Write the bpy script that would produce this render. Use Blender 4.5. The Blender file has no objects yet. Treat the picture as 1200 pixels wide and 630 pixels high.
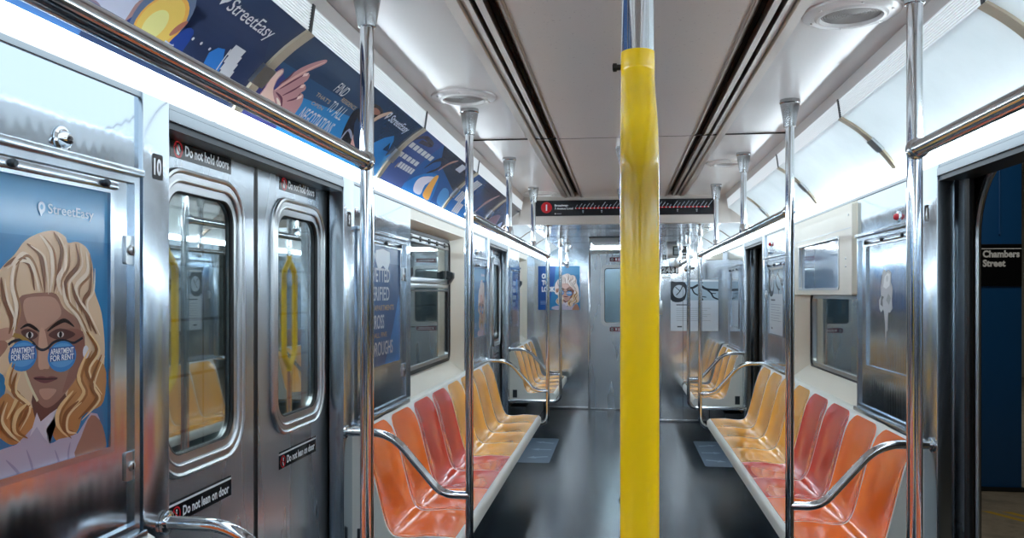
import bpy, bmesh, math, random
from mathutils import Vector, Matrix
random.seed(7)
S = bpy.context.scene
COL = S.collection
PI = math.pi

# ------------------------------------------------------------------ materials
def lin(c):
    if isinstance(c, str):
        c = c.lstrip('#'); c = [int(c[i:i+2], 16) / 255 for i in (0, 2, 4)]
    return tuple(x / 12.92 if x <= 0.04045 else ((x + 0.055) / 1.055) ** 2.4 for x in c) + (1,)

MATS = {}
def mat(name, color='#808080', rough=0.4, metal=0.0, spec=0.5, coat=0.0, build=None):
    if name in MATS: return MATS[name]
    m = bpy.data.materials.new(name); m.use_nodes = True
    nt = m.node_tree; b = nt.nodes['Principled BSDF']
    b.inputs['Base Color'].default_value = lin(color)
    b.inputs['Roughness'].default_value = rough
    b.inputs['Metallic'].default_value = metal
    b.inputs['Specular IOR Level'].default_value = spec
    b.inputs['Coat Weight'].default_value = coat
    b.inputs['Coat Roughness'].default_value = 0.05
    if build: build(nt, b)
    MATS[name] = m
    return m

def N(nt, t, **kw):
    n = nt.nodes.new(t)
    for k, v in kw.items():
        if k in n.inputs: n.inputs[k].default_value = v
        else: setattr(n, k, v)
    return n
def coords(nt, scale=(1, 1, 1)):
    t = N(nt, 'ShaderNodeTexCoord'); mp = N(nt, 'ShaderNodeMapping')
    mp.inputs['Scale'].default_value = scale
    nt.links.new(t.outputs['Object'], mp.inputs['Vector'])
    return mp.outputs['Vector']
def noise(nt, scale, stretch=(1, 1, 1), detail=3, rough=0.5):
    n = N(nt, 'ShaderNodeTexNoise'); n.inputs['Scale'].default_value = scale
    n.inputs['Detail'].default_value = detail; n.inputs['Roughness'].default_value = rough
    nt.links.new(coords(nt, stretch), n.inputs['Vector'])
    return n.outputs['Fac']
def ramp(nt, fac, stops):
    r = N(nt, 'ShaderNodeValToRGB'); e = r.color_ramp.elements
    while len(e) < len(stops): e.new(0.5)
    for k, (p, c) in enumerate(stops):
        e[k].position = p; e[k].color = c if len(c) == 4 else tuple(c) + (1,)
    nt.links.new(fac, r.inputs['Fac'])
    return r.outputs['Color']
def g(v): return (v, v, v, 1)
def bump(nt, b, h, strength, dist=0.01, chain=None):
    n = N(nt, 'ShaderNodeBump'); n.inputs['Strength'].default_value = strength
    n.inputs['Distance'].default_value = dist
    nt.links.new(h, n.inputs['Height'])
    if chain is not None: nt.links.new(chain, n.inputs['Normal'])
    nt.links.new(n.outputs['Normal'], b.inputs['Normal'])
    return n.outputs['Normal']
def roughmap(nt, b, fac, lo, hi):
    nt.links.new(ramp(nt, fac, [(0.3, g(lo)), (0.7, g(hi))]), b.inputs['Roughness'])

def b_steel(wob, scratch, rlo, rhi, flute=0):
    def f(nt, b):
        roughmap(nt, b, noise(nt, 4, (1.5, 1.5, 0.2), 2), rlo, rhi)
        c = bump(nt, b, noise(nt, 3.2, (1, 1, 1), 2), wob, 0.02)
        if flute:
            w = N(nt, 'ShaderNodeTexWave', wave_type='BANDS', bands_direction='Y')
            w.inputs['Scale'].default_value = flute
            nt.links.new(coords(nt), w.inputs['Vector'])
            bump(nt, b, w.outputs['Fac'], scratch, 0.004, c)
    return f
STEEL = mat('brushed_steel', '#bcc7d1', 0.22, 1, build=b_steel(0.08, 0.02, 0.15, 0.26))
STEELP = mat('polished_steel_sheet', '#d2d6da', 0.12, 0.92, build=b_steel(0.08, 0.015, 0.08, 0.17))
FLUTE = mat('fluted_steel_wall', '#b9c6d2', 0.15, 1, build=b_steel(0.12, 0.035, 0.08, 0.16, flute=9.5))
SHEET = mat('panel_steel_sheet', '#bcc8d3', 0.15, 1, build=b_steel(0.12, 0.012, 0.08, 0.16, flute=9.5))
DOORST = mat('door_steel', '#b9c2ca', 0.3, 0.85, build=b_steel(0.05, 0.015, 0.22, 0.32))
CHROME = mat('chrome_tube', '#d4d7da', 0.08, 1, build=lambda nt, b: roughmap(nt, b, noise(nt, 12, (1, 1, 1), 4), 0.06, 0.14))
SATIN = mat('satin_grey_trim', '#9aa3aa', 0.38, 0.7)
ALU = mat('aluminium_trim', '#c9cdd0', 0.28, 1)
CAST = mat('cast_metal', '#a3a5a6', 0.24, 1, build=lambda nt, b: bump(nt, b, noise(nt, 140, (1, 1, 1), 2), 0.12, 0.002))
BRONZE = mat('dull_channel_metal', '#b3a9a0', 0.32, 0.8)
HEAD = mat('header_enamel', '#b4ada6', 0.3)
BROWN = mat('dull_brown_metal', '#8a7a6e', 0.35, 0.7)
DARKM = mat('dark_metal', '#3a3f44', 0.35, 0.8)
RUB = mat('black_rubber', '#121416', 0.45)
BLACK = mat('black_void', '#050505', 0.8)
def b_ceil(nt, b):
    sp = ramp(nt, noise(nt, 110, (1, 1, 1), 1), [(0.72, g(1)), (0.76, g(0.55))])
    mx = N(nt, 'ShaderNodeMix', data_type='RGBA', blend_type='MULTIPLY')
    mx.inputs[0].default_value = 0.6; mx.inputs[6].default_value = lin('#d2cbc5')
    nt.links.new(sp, mx.inputs[7]); nt.links.new(mx.outputs[2], b.inputs['Base Color'])
    bump(nt, b, noise(nt, 2.5, (1, 0.5, 1), 2), 0.12, 0.02)
CEIL = mat('ceiling_panel', '#d6cfc9', 0.22, 0, 0.6, build=b_ceil)
CEILW = mat('ceiling_side_panel', '#d9d7d5', 0.22, 0, 0.6, build=lambda nt, b: bump(nt, b, noise(nt, 2.5, (1, 0.5, 1), 2), 0.10, 0.02))
CREAM = mat('cream_fibreglass', '#dcd8cb', 0.35, build=lambda nt, b: bump(nt, b, noise(nt, 30, (1, 1, 1), 3), 0.05, 0.003))
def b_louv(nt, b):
    b.inputs['Emission Color'].default_value = (0.86, 0.95, 1.0, 1); b.inputs['Emission Strength'].default_value = 0.2  # faint glow added to the ribbed strips and lining, brightens the ceiling edge
LOUV = mat('white_rib_added_glow', '#e8ebee', 0.25, 0.0, build=b_louv)
DIVID = mat('aged_cream_divider', '#b3a995', 0.4)
LINER = mat('white_liner', '#e6e8ea', 0.5)
SHELL = mat('pale_grey_seat_frame', '#d6d7d0', 0.3, 0, 0.5, )
def b_floor(nt, b):
    c = ramp(nt, noise(nt, 38, (1, 1, 1), 2), [(0.35, lin('#1a242d')), (0.5, lin('#1f2a34')), (0.68, lin('#293642'))])
    nt.links.new(c, b.inputs['Base Color'])
    roughmap(nt, b, noise(nt, 1.2, (2.0, 0.4, 1), 1), 0.20, 0.25)
FLOOR = mat('speckled_floor', '#232a31', 0.28, 0, 0.45, build=b_floor)
def seatm(name, col):
    def f(nt, b):
        roughmap(nt, b, noise(nt, 10, (1, 1, 1), 3), 0.14, 0.24)
        bump(nt, b, noise(nt, 7, (1, 1, 1), 2), 0.08, 0.01)
    return mat(name, col, 0.2, 0, 0.7, 0.55, build=f)
ORANGE = seatm('orange_seat_plastic', '#fc7720')
RED = seatm('red_seat_plastic', '#dc4b36')
YELLO = seatm('golden_seat_plastic', '#ffb845')
YPOLE = mat('yellow_pole_coating', '#fbd20c', 0.17, 0, 0.6, 0.3)
def emis(name, col, st):
    m = bpy.data.materials.new(name); m.use_nodes = True; nt = m.node_tree
    nt.nodes.remove(nt.nodes['Principled BSDF'])
    e = N(nt, 'ShaderNodeEmission'); e.inputs['Color'].default_value = col; e.inputs['Strength'].default_value = st
    nt.links.new(e.outputs[0], nt.nodes['Material Output'].inputs['Surface'])
    MATS[name] = m; return m
LIGHT = emis('fluorescent_lens', (0.80, 0.92, 1.0, 1), 1.3)
LIGHTB = emis('added_bright_lens', (0.80, 0.92, 1.0, 1), 19.0)  # inner face of the strips, added and made far brighter to light the ceiling
TUBE = emis('fluorescent_tube', (0.82, 0.93, 1.0, 1), 38.0)
def translucent():
    m = bpy.data.materials.new('translucent_panel'); m.use_nodes = True; nt = m.node_tree
    b = nt.nodes['Principled BSDF']; b.inputs['Base Color'].default_value = lin('#eef0f0'); b.inputs['Roughness'].default_value = 0.3
    c = ramp(nt, noise(nt, 3.5, (1, 1, 1), 5, 0.6), [(0.35, lin('#dfe2e2')), (0.6, lin('#f3f5f5'))])
    nt.links.new(c, b.inputs['Base Color'])
    t = N(nt, 'ShaderNodeBsdfTranslucent'); t.inputs['Color'].default_value = (0.85, 0.88, 0.9, 1)
    mx = N(nt, 'ShaderNodeMixShader'); mx.inputs[0].default_value = 0.6
    nt.links.new(b.outputs[0], mx.inputs[1]); nt.links.new(t.outputs[0], mx.inputs[2])
    nt.links.new(mx.outputs[0], nt.nodes['Material Output'].inputs['Surface'])
    return m
PANELW = translucent()
def glass():
    m = bpy.data.materials.new('window_glass'); m.use_nodes = True; nt = m.node_tree
    nt.nodes.remove(nt.nodes['Principled BSDF'])
    tr = N(nt, 'ShaderNodeBsdfTransparent'); tr.inputs['Color'].default_value = (0.84, 0.90, 0.90, 1)
    gl = N(nt, 'ShaderNodeBsdfGlossy'); gl.inputs['Roughness'].default_value = 0.015; gl.inputs['Color'].default_value = (0.9, 0.95, 0.95, 1)
    lw = N(nt, 'ShaderNodeLayerWeight'); lw.inputs['Blend'].default_value = 0.35
    fr = N(nt, 'ShaderNodeMapRange'); fr.inputs[3].default_value = 0.07; fr.inputs[4].default_value = 0.75; nt.links.new(lw.outputs['Facing'], fr.inputs[0])
    mx = N(nt, 'ShaderNodeMixShader')
    nt.links.new(fr.outputs[0], mx.inputs[0]); nt.links.new(tr.outputs[0], mx.inputs[1]); nt.links.new(gl.outputs[0], mx.inputs[2])
    nt.links.new(mx.outputs[0], nt.nodes['Material Output'].inputs['Surface'])
    return m
GLASS = glass()
def ink(col, rough=0.15): return mat('print_' + col.strip('#') + ('' if rough == 0.15 else '_%d' % (rough * 100)), col, rough, 0, 0.5)
def adk(c, k=1.55):
    v = [min(1, x * k) for x in lin(c)[:3]]
    return ink('#%02x%02x%02x' % tuple(round(255 * (x * 12.92 if x < .0031308 else 1.055 * x ** (1/2.4) - .055)) for x in v))
WHITE = ink('#e6eaee'); INKB = ink('#14171b'); SIGNRED = ink('#c4232c')

# ------------------------------------------------------------------ mesh helpers
def obj(name, bm, mats, parent=None, smooth=True, angle=35):
    if not isinstance(mats, (list, tuple)): mats = [mats]
    bmesh.ops.recalc_face_normals(bm, faces=bm.faces)
    me = bpy.data.meshes.new(name); bm.to_mesh(me); bm.free()
    for m in mats: me.materials.append(m)
    if smooth:
        for p in me.polygons: p.use_smooth = True
        try: me.set_sharp_from_angle(angle=math.radians(angle))
        except Exception: pass
    o = bpy.data.objects.new(name, me); COL.objects.link(o)
    if parent is not None:
        o.parent = parent
        o.matrix_parent_inverse = Matrix.Translation(-wloc(parent))
    return o
def wloc(o):
    return o.location if o.parent is None else Vector((0, 0, 0))
def thing(name, label, cat, loc=(0, 0, 0), group=None):
    o = bpy.data.objects.new(name, None); COL.objects.link(o); o.location = loc
    o.empty_display_size = 0.05
    o['label'] = label; o['category'] = cat
    if group: o['group'] = group
    return o
def tag(o, label, cat, group=None, kind=None):
    o['label'] = label; o['category'] = cat
    if group: o['group'] = group
    if kind: o['kind'] = kind
    return o
def struct(name, bm, mats, label, cat, **kw):
    return tag(obj(name, bm, mats, **kw), label, cat, kind='structure')
BM = bmesh.new

def setmi(faces, mi):
    for f in faces: f.material_index = mi
def box(bm, x0, x1, y0, y1, z0, z1, mi=0, bev=0.0):
    x0, x1 = min(x0, x1), max(x0, x1); y0, y1 = min(y0, y1), max(y0, y1); z0, z1 = min(z0, z1), max(z0, z1)
    r = bmesh.ops.create_cube(bm, size=1, matrix=Matrix.Translation(((x0+x1)/2, (y0+y1)/2, (z0+z1)/2)) @ Matrix.Diagonal((x1-x0, y1-y0, z1-z0, 1)))
    fs = set(f for v in r['verts'] for f in v.link_faces)
    setmi(fs, mi)
    if bev > 0:
        es = list(set(e for f in fs for e in f.edges))
        rr = bmesh.ops.bevel(bm, geom=es, offset=bev, segments=2, affect='EDGES', profile=0.6)
        setmi(rr['faces'], mi)
def fillet(pts, rad, n=7):
    pts = [Vector(p) for p in pts]; out = [pts[0]]
    for i in range(1, len(pts) - 1):
        a, b, c = pts[i-1], pts[i], pts[i+1]
        u, v = (a - b), (c - b)
        r = min(rad, u.length * 0.49, v.length * 0.49)
        p, q = b + u.normalized() * r, b + v.normalized() * r
        for k in range(n + 1):
            t = k / n
            out.append((1-t)**2 * p + 2*t*(1-t) * b + t*t * q)
    out.append(pts[-1]); return out
def tube(bm, pts, r, seg=14, closed=False, mi=0, caps=True):
    pts = [Vector(p) for p in pts]; n = len(pts)
    rr = r if isinstance(r, (list, tuple)) else [r] * n
    tang = []
    for i in range(n):
        if closed: t = pts[(i+1) % n] - pts[i-1]
        else: t = pts[min(i+1, n-1)] - pts[max(i-1, 0)]
        tang.append(t.normalized())
    ref = Vector((0, 0, 1)) if abs(tang[0].z) < 0.9 else Vector((1, 0, 0))
    nrm = (ref - tang[0] * ref.dot(tang[0])).normalized()
    rings = []
    for i in range(n):
        nrm = (nrm - tang[i] * nrm.dot(tang[i])).normalized()
        bi = tang[i].cross(nrm)
        rings.append([bm.verts.new(pts[i] + (nrm * math.cos(a) + bi * math.sin(a)) * rr[i]) for a in [2*PI*k/seg for k in range(seg)]])
    fs = []
    for i in range(n if closed else n - 1):
        A, B = rings[i], rings[(i+1) % n]
        for k in range(seg):
            fs.append(bm.faces.new((A[k], A[(k+1) % seg], B[(k+1) % seg], B[k])))
    if not closed and caps:
        fs.append(bm.faces.new(rings[0])); fs.append(bm.faces.new(list(reversed(rings[-1]))))
    setmi(fs, mi)
def lathe(bm, prof, c=(0, 0, 0), seg=28, axis='Z', mi=0):
    c = Vector(c); rings = []
    for (r, h) in prof:
        ring = []
        for k in range(seg):
            a = 2*PI*k/seg; u, v = r*math.cos(a), r*math.sin(a)
            p = {'Z': (u, v, h), 'X': (h, u, v), 'Y': (u, h, v)}[axis]
            ring.append(bm.verts.new(c + Vector(p)))
        rings.append(ring)
    fs = []
    for A, B in zip(rings, rings[1:]):
        for k in range(seg): fs.append(bm.faces.new((A[k], A[(k+1) % seg], B[(k+1) % seg], B[k])))
    for ring in (rings[0], rings[-1]): fs.append(bm.faces.new(ring))
    setmi(fs, mi)
def prism(bm, poly, y0, y1, mi=0, mir=1):
    """polygon in (x,z) pushed along Y"""
    A = [bm.verts.new((mir*x, y0, z)) for x, z in poly]; B = [bm.verts.new((mir*x, y1, z)) for x, z in poly]
    n = len(poly); fs = [bm.faces.new(A), bm.faces.new(list(reversed(B)))]
    for i in range(n): fs.append(bm.faces.new((A[i], A[(i+1) % n], B[(i+1) % n], B[i])))
    setmi(fs, mi)
def rrect(cx, cy, w, h, r, n=7):
    """rounded rectangle outline; r may be 4 radii (tr, tl, bl, br)"""
    rs = r if isinstance(r, (list, tuple)) else [r]*4
    out = []
    for (sx, sy, a0), rad in zip(((1, 1, 0), (-1, 1, 90), (-1, -1, 180), (1, -1, 270)), rs):
        ox, oy = cx + sx*(w/2 - rad), cy + sy*(h/2 - rad)
        for k in range(n + 1):
            a = math.radians(a0 + 90*k/n); out.append((ox + rad*math.cos(a), oy + rad*math.sin(a)))
    return out
def toX(x): return lambda p: Vector((x, p[0], p[1]))
def toY(y): return lambda p: Vector((p[0], y, p[1]))
def plate(bm, outer, holes, f0, f1, mi=0):
    """flat plate with holes: outlines in 2-D, f0/f1 place front and back"""
    loops = [outer] + list(holes); t = BM(); es = []
    for lp in loops:
        vs = [t.verts.new((p[0], p[1], 0)) for p in lp]
        for i in range(len(vs)): es.append(t.edges.new((vs[i], vs[(i+1) % len(vs)])))
    bmesh.ops.triangle_fill(t, edges=es, use_beauty=True)
    fs = []
    for f in (f0, f1):
        mp = {v: bm.verts.new(f((v.co.x, v.co.y))) for v in t.verts}
        for fc in t.faces: fs.append(bm.faces.new([mp[v] for v in fc.verts]))
    t.free()
    for lp in loops:
        A = [bm.verts.new(f0(p)) for p in lp]; B = [bm.verts.new(f1(p)) for p in lp]
        for i in range(len(lp)): fs.append(bm.faces.new((A[i], A[(i+1) % len(lp)], B[(i+1) % len(lp)], B[i])))
    setmi(fs, mi)
    bmesh.ops.remove_doubles(bm, verts=bm.verts, dist=1e-5)
def ring(bm, o0, i0, f0, f1, mi=0, f_in=None):
    """band between two outlines with the same number of points, from f0 (front) to f1 (back)"""
    n = len(o0); f_in = f_in or f0
    A = [bm.verts.new(f0(p)) for p in o0]; Bv = [bm.verts.new(f_in(p)) for p in i0]
    C = [bm.verts.new(f1(p)) for p in o0]; D = [bm.verts.new(f1(p)) for p in i0]
    fs = []
    for i in range(n):
        j = (i+1) % n
        fs += [bm.faces.new((A[i], A[j], Bv[j], Bv[i])), bm.faces.new((C[i], D[i], D[j], C[j])),
               bm.faces.new((A[i], C[i], C[j], A[j])), bm.faces.new((Bv[i], Bv[j], D[j], D[i]))]
    setmi(fs, mi)
def rframe(bm, cx, cy, w, h, r, t, f0, f1, mi=0, f_in=None):
    ring(bm, rrect(cx, cy, w, h, r), rrect(cx, cy, w-2*t, h-2*t, max(0.0005, r-t)), f0, f1, mi, f_in)
def slab(bm, outline, f0, f1, mi=0):
    plate(bm, outline, [], f0, f1, mi)

# ------------------------------------------------------------------ flat prints (posters, signs)
_txt = {}
def text_tris(body, bold=0.0):
    key = (body, bold)
    if key in _txt: return _txt[key]
    cu = bpy.data.curves.new('t', 'FONT'); cu.body = body; cu.size = 1; cu.offset = bold; cu.resolution_u = 3
    o = bpy.data.objects.new('t', cu); COL.objects.link(o); bpy.context.view_layer.update()
    me = bpy.data.meshes.new_from_object(o.evaluated_get(bpy.context.evaluated_depsgraph_get()))
    vs = [(v.co.x, v.co.y) for v in me.vertices]; fs = [tuple(p.vertices) for p in me.polygons]
    bpy.data.objects.remove(o); bpy.data.curves.remove(cu); bpy.data.meshes.remove(me)
    x0 = min(v[0] for v in vs); x1 = max(v[0] for v in vs); y0 = min(v[1] for v in vs); y1 = max(v[1] for v in vs)
    _txt[key] = (vs, fs, x0, x1, y0, y1); return _txt[key]
class Print:
    """layered flat artwork in its own 2-D coordinates"""
    def __init__(s): s.bm = BM(); s.mats = []; s.k = 0
    def mi(s, m):
        if m not in s.mats: s.mats.append(m)
        return s.mats.index(m)
    def poly(s, pts, m, smooth=0):
        if smooth: pts = cspline(pts, smooth)
        s.k += 1
        vs = [s.bm.verts.new((p[0], p[1], s.k)) for p in pts]
        try: f = s.bm.faces.new(vs)
        except ValueError: return
        f.material_index = s.mi(m)
        if len(vs) > 4: bmesh.ops.triangulate(s.bm, faces=[f])
    def rect(s, x0, y0, x1, y1, m): s.poly([(x0, y0), (x1, y0), (x1, y1), (x0, y1)], m)
    def disc(s, x, y, rx, ry, m, n=26, rot=0):
        s.poly([(x + rx*math.cos(a)*math.cos(rot) - ry*math.sin(a)*math.sin(rot), y + rx*math.cos(a)*math.sin(rot) + ry*math.sin(a)*math.cos(rot)) for a in [2*PI*k/n for k in range(n)]], m)
    def stroke(s, pts, w, m, sm=5, taper=False):
        if sm and len(pts) > 2: pts = ospline(pts, sm)
        s.k += 1; n = len(pts); L = []; R = []
        for i, p in enumerate(pts):
            a = pts[max(0, i-1)]; b = pts[min(n-1, i+1)]
            dx, dy = b[0]-a[0], b[1]-a[1]; l = math.hypot(dx, dy) or 1
            ww = w/2 * ((0.12 + 0.88*math.sin(PI*(i+0.5)/n)) if taper else 1)
            L.append(s.bm.verts.new((p[0]-dy/l*ww, p[1]+dx/l*ww, s.k))); R.append(s.bm.verts.new((p[0]+dy/l*ww, p[1]-dx/l*ww, s.k)))
        for i in range(n-1):
            f = s.bm.faces.new((L[i], R[i], R[i+1], L[i+1])); f.material_index = s.mi(m)
    def text(s, body, x, y, h, m, width=None, align='L', bold=0.015, rot=0, shear=0):
        """x, y = baseline start; h = cap height; width squeezes the line to fit"""
        vs, fs, x0, x1, y0, y1 = text_tris(body, bold)
        k = h / 0.70; kx = k if width is None else width / (x1 - x0)
        w = (x1 - x0) * kx; ox = {'L': 0, 'C': -w/2, 'R': -w}[align]
        s.k += 1; c, sn = math.cos(rot), math.sin(rot); vv = []
        for (a, b) in vs:
            px, py = (a - x0) * kx + ox + b*k*shear, b * k
            vv.append(s.bm.verts.new((x + px*c - py*sn, y + px*sn + py*c, s.k)))
        for f in fs:
            try: s.bm.faces.new([vv[i] for i in f]).material_index = s.mi(m)
            except ValueError: pass
    def clip(s, x0, y0, x1, y1):
        for co, no in (((x0, 0, 0), (-1, 0, 0)), ((x1, 0, 0), (1, 0, 0)), ((0, y0, 0), (0, -1, 0)), ((0, y1, 0), (0, 1, 0))):
            bmesh.ops.bisect_plane(s.bm, geom=s.bm.verts[:] + s.bm.edges[:] + s.bm.faces[:], plane_co=co, plane_no=no, clear_outer=True)
    def cuts(s, ys):
        for y in ys:
            bmesh.ops.bisect_plane(s.bm, geom=s.bm.verts[:] + s.bm.edges[:] + s.bm.faces[:], plane_co=(0, y, 0), plane_no=(0, 1, 0))
    def build(s, name, f, parent=None, step=0.00002, back=None):
        """f(x, y, height) -> world; a thin backing gives the sheet thickness"""
        for v in s.bm.verts: v.co = f(v.co.x, v.co.y, v.co.z * step)
        o = obj_print(name, s.bm, s.mats, parent)
        return o
def obj_print(name, bm, mats, parent):
    me = bpy.data.meshes.new(name); bm.to_mesh(me); bm.free()
    for m in mats: me.materials.append(m)
    o = bpy.data.objects.new(name, me); COL.objects.link(o)
    if parent is not None:
        o.parent = parent; o.matrix_parent_inverse = Matrix.Translation(-wloc(parent))
    return o
def cspline(P, n):
    out = []; m = len(P)
    for i in range(m):
        a, b, c, d = P[i-1], P[i], P[(i+1) % m], P[(i+2) % m]
        for k in range(n):
            t = k/n
            out.append(tuple(0.5*((2*b[j]) + (-a[j]+c[j])*t + (2*a[j]-5*b[j]+4*c[j]-d[j])*t*t + (-a[j]+3*b[j]-3*c[j]+d[j])*t**3) for j in (0, 1)))
    return out
def ospline(P, n):
    Q = [P[0]] + list(P) + [P[-1]]; out = []
    for i in range(1, len(Q)-2):
        a, b, c, d = Q[i-1], Q[i], Q[i+1], Q[i+2]
        for k in range(n):
            t = k/n
            out.append(tuple(0.5*((2*b[j]) + (-a[j]+c[j])*t + (2*a[j]-5*b[j]+4*c[j]-d[j])*t*t + (-a[j]+3*b[j]-3*c[j]+d[j])*t**3) for j in range(len(b))))
    out.append(tuple(P[-1])); return out
def onleft(X):  return lambda x, y, h: Vector((X + h, x, y))        # print seen on the left wall: x = world Y, y = world Z
def onright(X): return lambda x, y, h: Vector((X - h, -x, y))       # right wall: x = -world Y
def onend(Y):   return lambda x, y, h: Vector((x, Y - h, y))

# ------------------------------------------------------------------ survey: camera model, to carry measured points onto surfaces
F, TH, CX, V0, CZ = 971.9, 0.1302, -0.0196, 343.69, 1.46
cT, sT = math.cos(TH), math.sin(TH)
def ray(u, v):
    a, b = (u - 600) / F, (V0 - v) / F
    return Vector((a*cT - sT, a*sT + cT, b))
def mX(u, v, X):
    d = ray(u, v); t = (X - CX) / d.x; return (d.y*t, CZ + d.z*t)
def mY(u, v, Y):
    d = ray(u, v); t = Y / d.y; return (CX + d.x*t, CZ + d.z*t)
cam = bpy.data.cameras.new('camera'); co = bpy.data.objects.new('camera', cam); COL.objects.link(co)
co.location = (CX, 0, CZ); co.rotation_euler = (PI/2, 0, TH)
cam.sensor_width = 36; cam.lens = F / 1200 * 36; cam.shift_y = 28.69 / 1200; cam.clip_start = 0.02
S.camera = co
# ================================================================== THE CAR: shell, walls, ceiling
YB0, YEND, YCAB, YHD = -4.4, 10.5, 9.6, 6.35
W = 1.15
LEFT = [('panel', -1.70, 1.83), ('post', 1.83, 1.945), ('door', 1.945, 3.265), ('post', 3.265, 3.40), ('panel', 3.40, 4.39), ('window', 4.39, 5.95),
        ('panel', 5.95, 6.95), ('post', 6.95, 7.07), ('door', 7.07, 8.23), ('post', 8.23, 8.37), ('panel', 8.37, 9.25), ('window', 9.25, 10.05), ('panel', 10.05, 10.5)]
RIGHT = [('panel', -1.70, 1.83), ('post', 1.83, 1.945), ('door', 1.945, 3.24), ('post', 3.24, 3.42), ('panel', 3.42, 4.31), ('window', 4.31, 5.87),
         ('panel', 5.87, 6.95), ('post', 6.95, 7.05), ('door', 7.05, 8.05), ('post', 8.05, 8.16), ('panel', 8.16, YCAB)]

bm = BM(); box(bm, -1.30, 1.30, YB0 - .1, YEND + .1, -0.06, 0)
struct('floor', bm, FLOOR, 'dark speckled grey rubber floor of the subway car aisle', 'floor', smooth=False)

def side_walls(name, s, secs, zwin, label):
    bm = BM()
    for kind, y0, y1 in secs:
        if kind == 'panel':
            box(bm, s*W, s*(W+.03), y0, y1, .87, 1.93, 0); box(bm, s*W, s*(W+.03), y0, y1, 0, .87, 2)
        elif kind == 'post':
            box(bm, s*(W-.012), s*(W+.05), y0, y1, 0, 1.942, 1, .004)
        elif kind == 'door':
            box(bm, s*(W-.012), s*(W+.10), y0, y1, 1.893, 1.922, 5, .003); box(bm, s*(W-.004), s*(W+.10), y0, y1, 1.920, 1.9245, 4)
            box(bm, s*(W-.003), s*(W+.10), y0, y1, 1.876, 1.893, 4)
            box(bm, s*(W+.02), s*(W+.16), y0, y1, 1.90, 1.96, 4)
        elif kind == 'window':
            z0, z1 = zwin
            box(bm, s*W, s*(W+.03), y0, y1, 0, z0, 3); box(bm, s*W, s*(W+.03), y0, y1, z1, 1.93, 3)
            a = [(y0, z0), (y1, z0), (y1, z1), (y0, z1)]; b = [(y0+.12, z0+.10), (y1-.12, z0+.10), (y1-.12, z1-.03), (y0+.12, z1-.03)]
            for i in range(4):
                j = (i+1) % 4
                f = bm.faces.new([bm.verts.new((s*x, p[0], p[1])) for x, p in ((W, a[i]), (W, a[j]), (W+.09, b[j]), (W+.09, b[i]))]); f.material_index = 3
    y0, y1 = secs[0][1], secs[-1][2]
    box(bm, s*W, s*(W+.03), YB0, y0, 0, 1.93, 0)
    box(bm, s*(W-.006), s*(W+.03), YB0, y1, 1.924, 1.944, 5, .002)      # bright band under the lights
    box(bm, s*W, s*(W+.03), YB0, y1, 1.93, 2.26, 2)                     # behind the light boxes
    o = obj(name, bm, [FLUTE, STEEL, SHELL, CREAM, DARKM, SATIN]); tag(o, label, 'wall', kind='structure'); return o
side_walls('wall_left', -1, LEFT, (.885, 1.865), 'left side wall of the car, fluted steel with cream window recesses')
side_walls('wall_right', 1, RIGHT, (.895, 1.50), 'right side wall of the car, fluted steel with open doorways')
# heater covers under the benches
for s, nm, spans in ((-1, 'baseboard_left', [(-1.66, 1.80), (3.42, 6.86), (8.44, 10.4)]), (1, 'baseboard_right', [(-1.66, 1.80), (3.44, 6.86), (8.2, 9.55)])):
    bm = BM()
    for y0, y1 in spans: box(bm, s*.98, s*W, y0, y1, 0, .30, 0, .006)
    struct(nm, bm, DARKM, 'dark heater cover along the foot of the %s wall, under the benches' % ('left' if s < 0 else 'right'), 'baseboard')
# outer skin with the door and window openings
def skin(name, s, secs, zwin, label):
    holes = []
    for kind, y0, y1 in secs:
        if kind == 'door':
            ya, yb = y0 - .03, y1 + .03
            holes.append(rrect((ya+yb)/2, .962, yb-ya, 1.944, [.27, .27, .01, .01], 9))
        if kind == 'window':
            holes.append(rrect((y0+y1)/2, (zwin[0]+.10+zwin[1]-.03)/2, y1-y0-.26, zwin[1]-zwin[0]-.15, .06))
    bm = BM()
    plate(bm, [(YB0, -.3), (YEND+.1, -.3), (YEND+.1, 2.32), (YB0, 2.32)], holes, toX(s*1.275), toX(s*1.305))
    for h in holes:
        if len(h) == 40 and s > 0: tube(bm, [Vector((s*1.29, p[0], p[1])) for p in h], .013, 8, True, 1)
    return struct(name, bm, [DARKM, ALU], label, 'wall', smooth=False)
skin('wall_left_outer', -1, LEFT, (.885, 1.865), 'outer steel skin of the car behind the left wall')
skin('wall_right_outer', 1, RIGHT, (.895, 1.50), 'outer steel skin of the car behind the right wall, rounded door corners')

# ---- ceiling
bm = BM()
for y0, y1 in ((YB0, -1.30), (-1.297, 1.318), (1.321, 3.938), (3.942, YHD)):
    box(bm, -.309, .309, y0, y1, 2.195, 2.23, 0)
    for s in (-1, 1):
        box(bm, s*.458, s*.757, y0, y1, 2.20, 2.23, 1)
        prism(bm, [(.7585, 2.20), (.766, 2.163), (.772, 2.166), (.772, 2.235), (.7585, 2.235)], y0, y1, 1, s)
for y in (-1.2985, 1.3195, 3.94): box(bm, -.757, .757, y-.003, y+.003, 2.1943, 2.20, 2)
box(bm, -1.3, 1.3, YB0, YEND+.1, 2.262, 2.30, 3)
box(bm, -.775, .775, YB0, YHD, 2.232, 2.236, 2)
struct('ceiling', bm, [CEIL, CEILW, BLACK, LINER], 'white enamel ceiling panels of the car, lightly specked', 'ceiling', smooth=False)
bm = BM()
box(bm, -.80, .80, YHD+.06, YEND, 2.035, 2.07, 0)
for k in range(1, 4): box(bm, -.80, .80, YHD+.06+k*1.0, YHD+.063+k*1.0, 2.0335, 2.036, 1)
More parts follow.
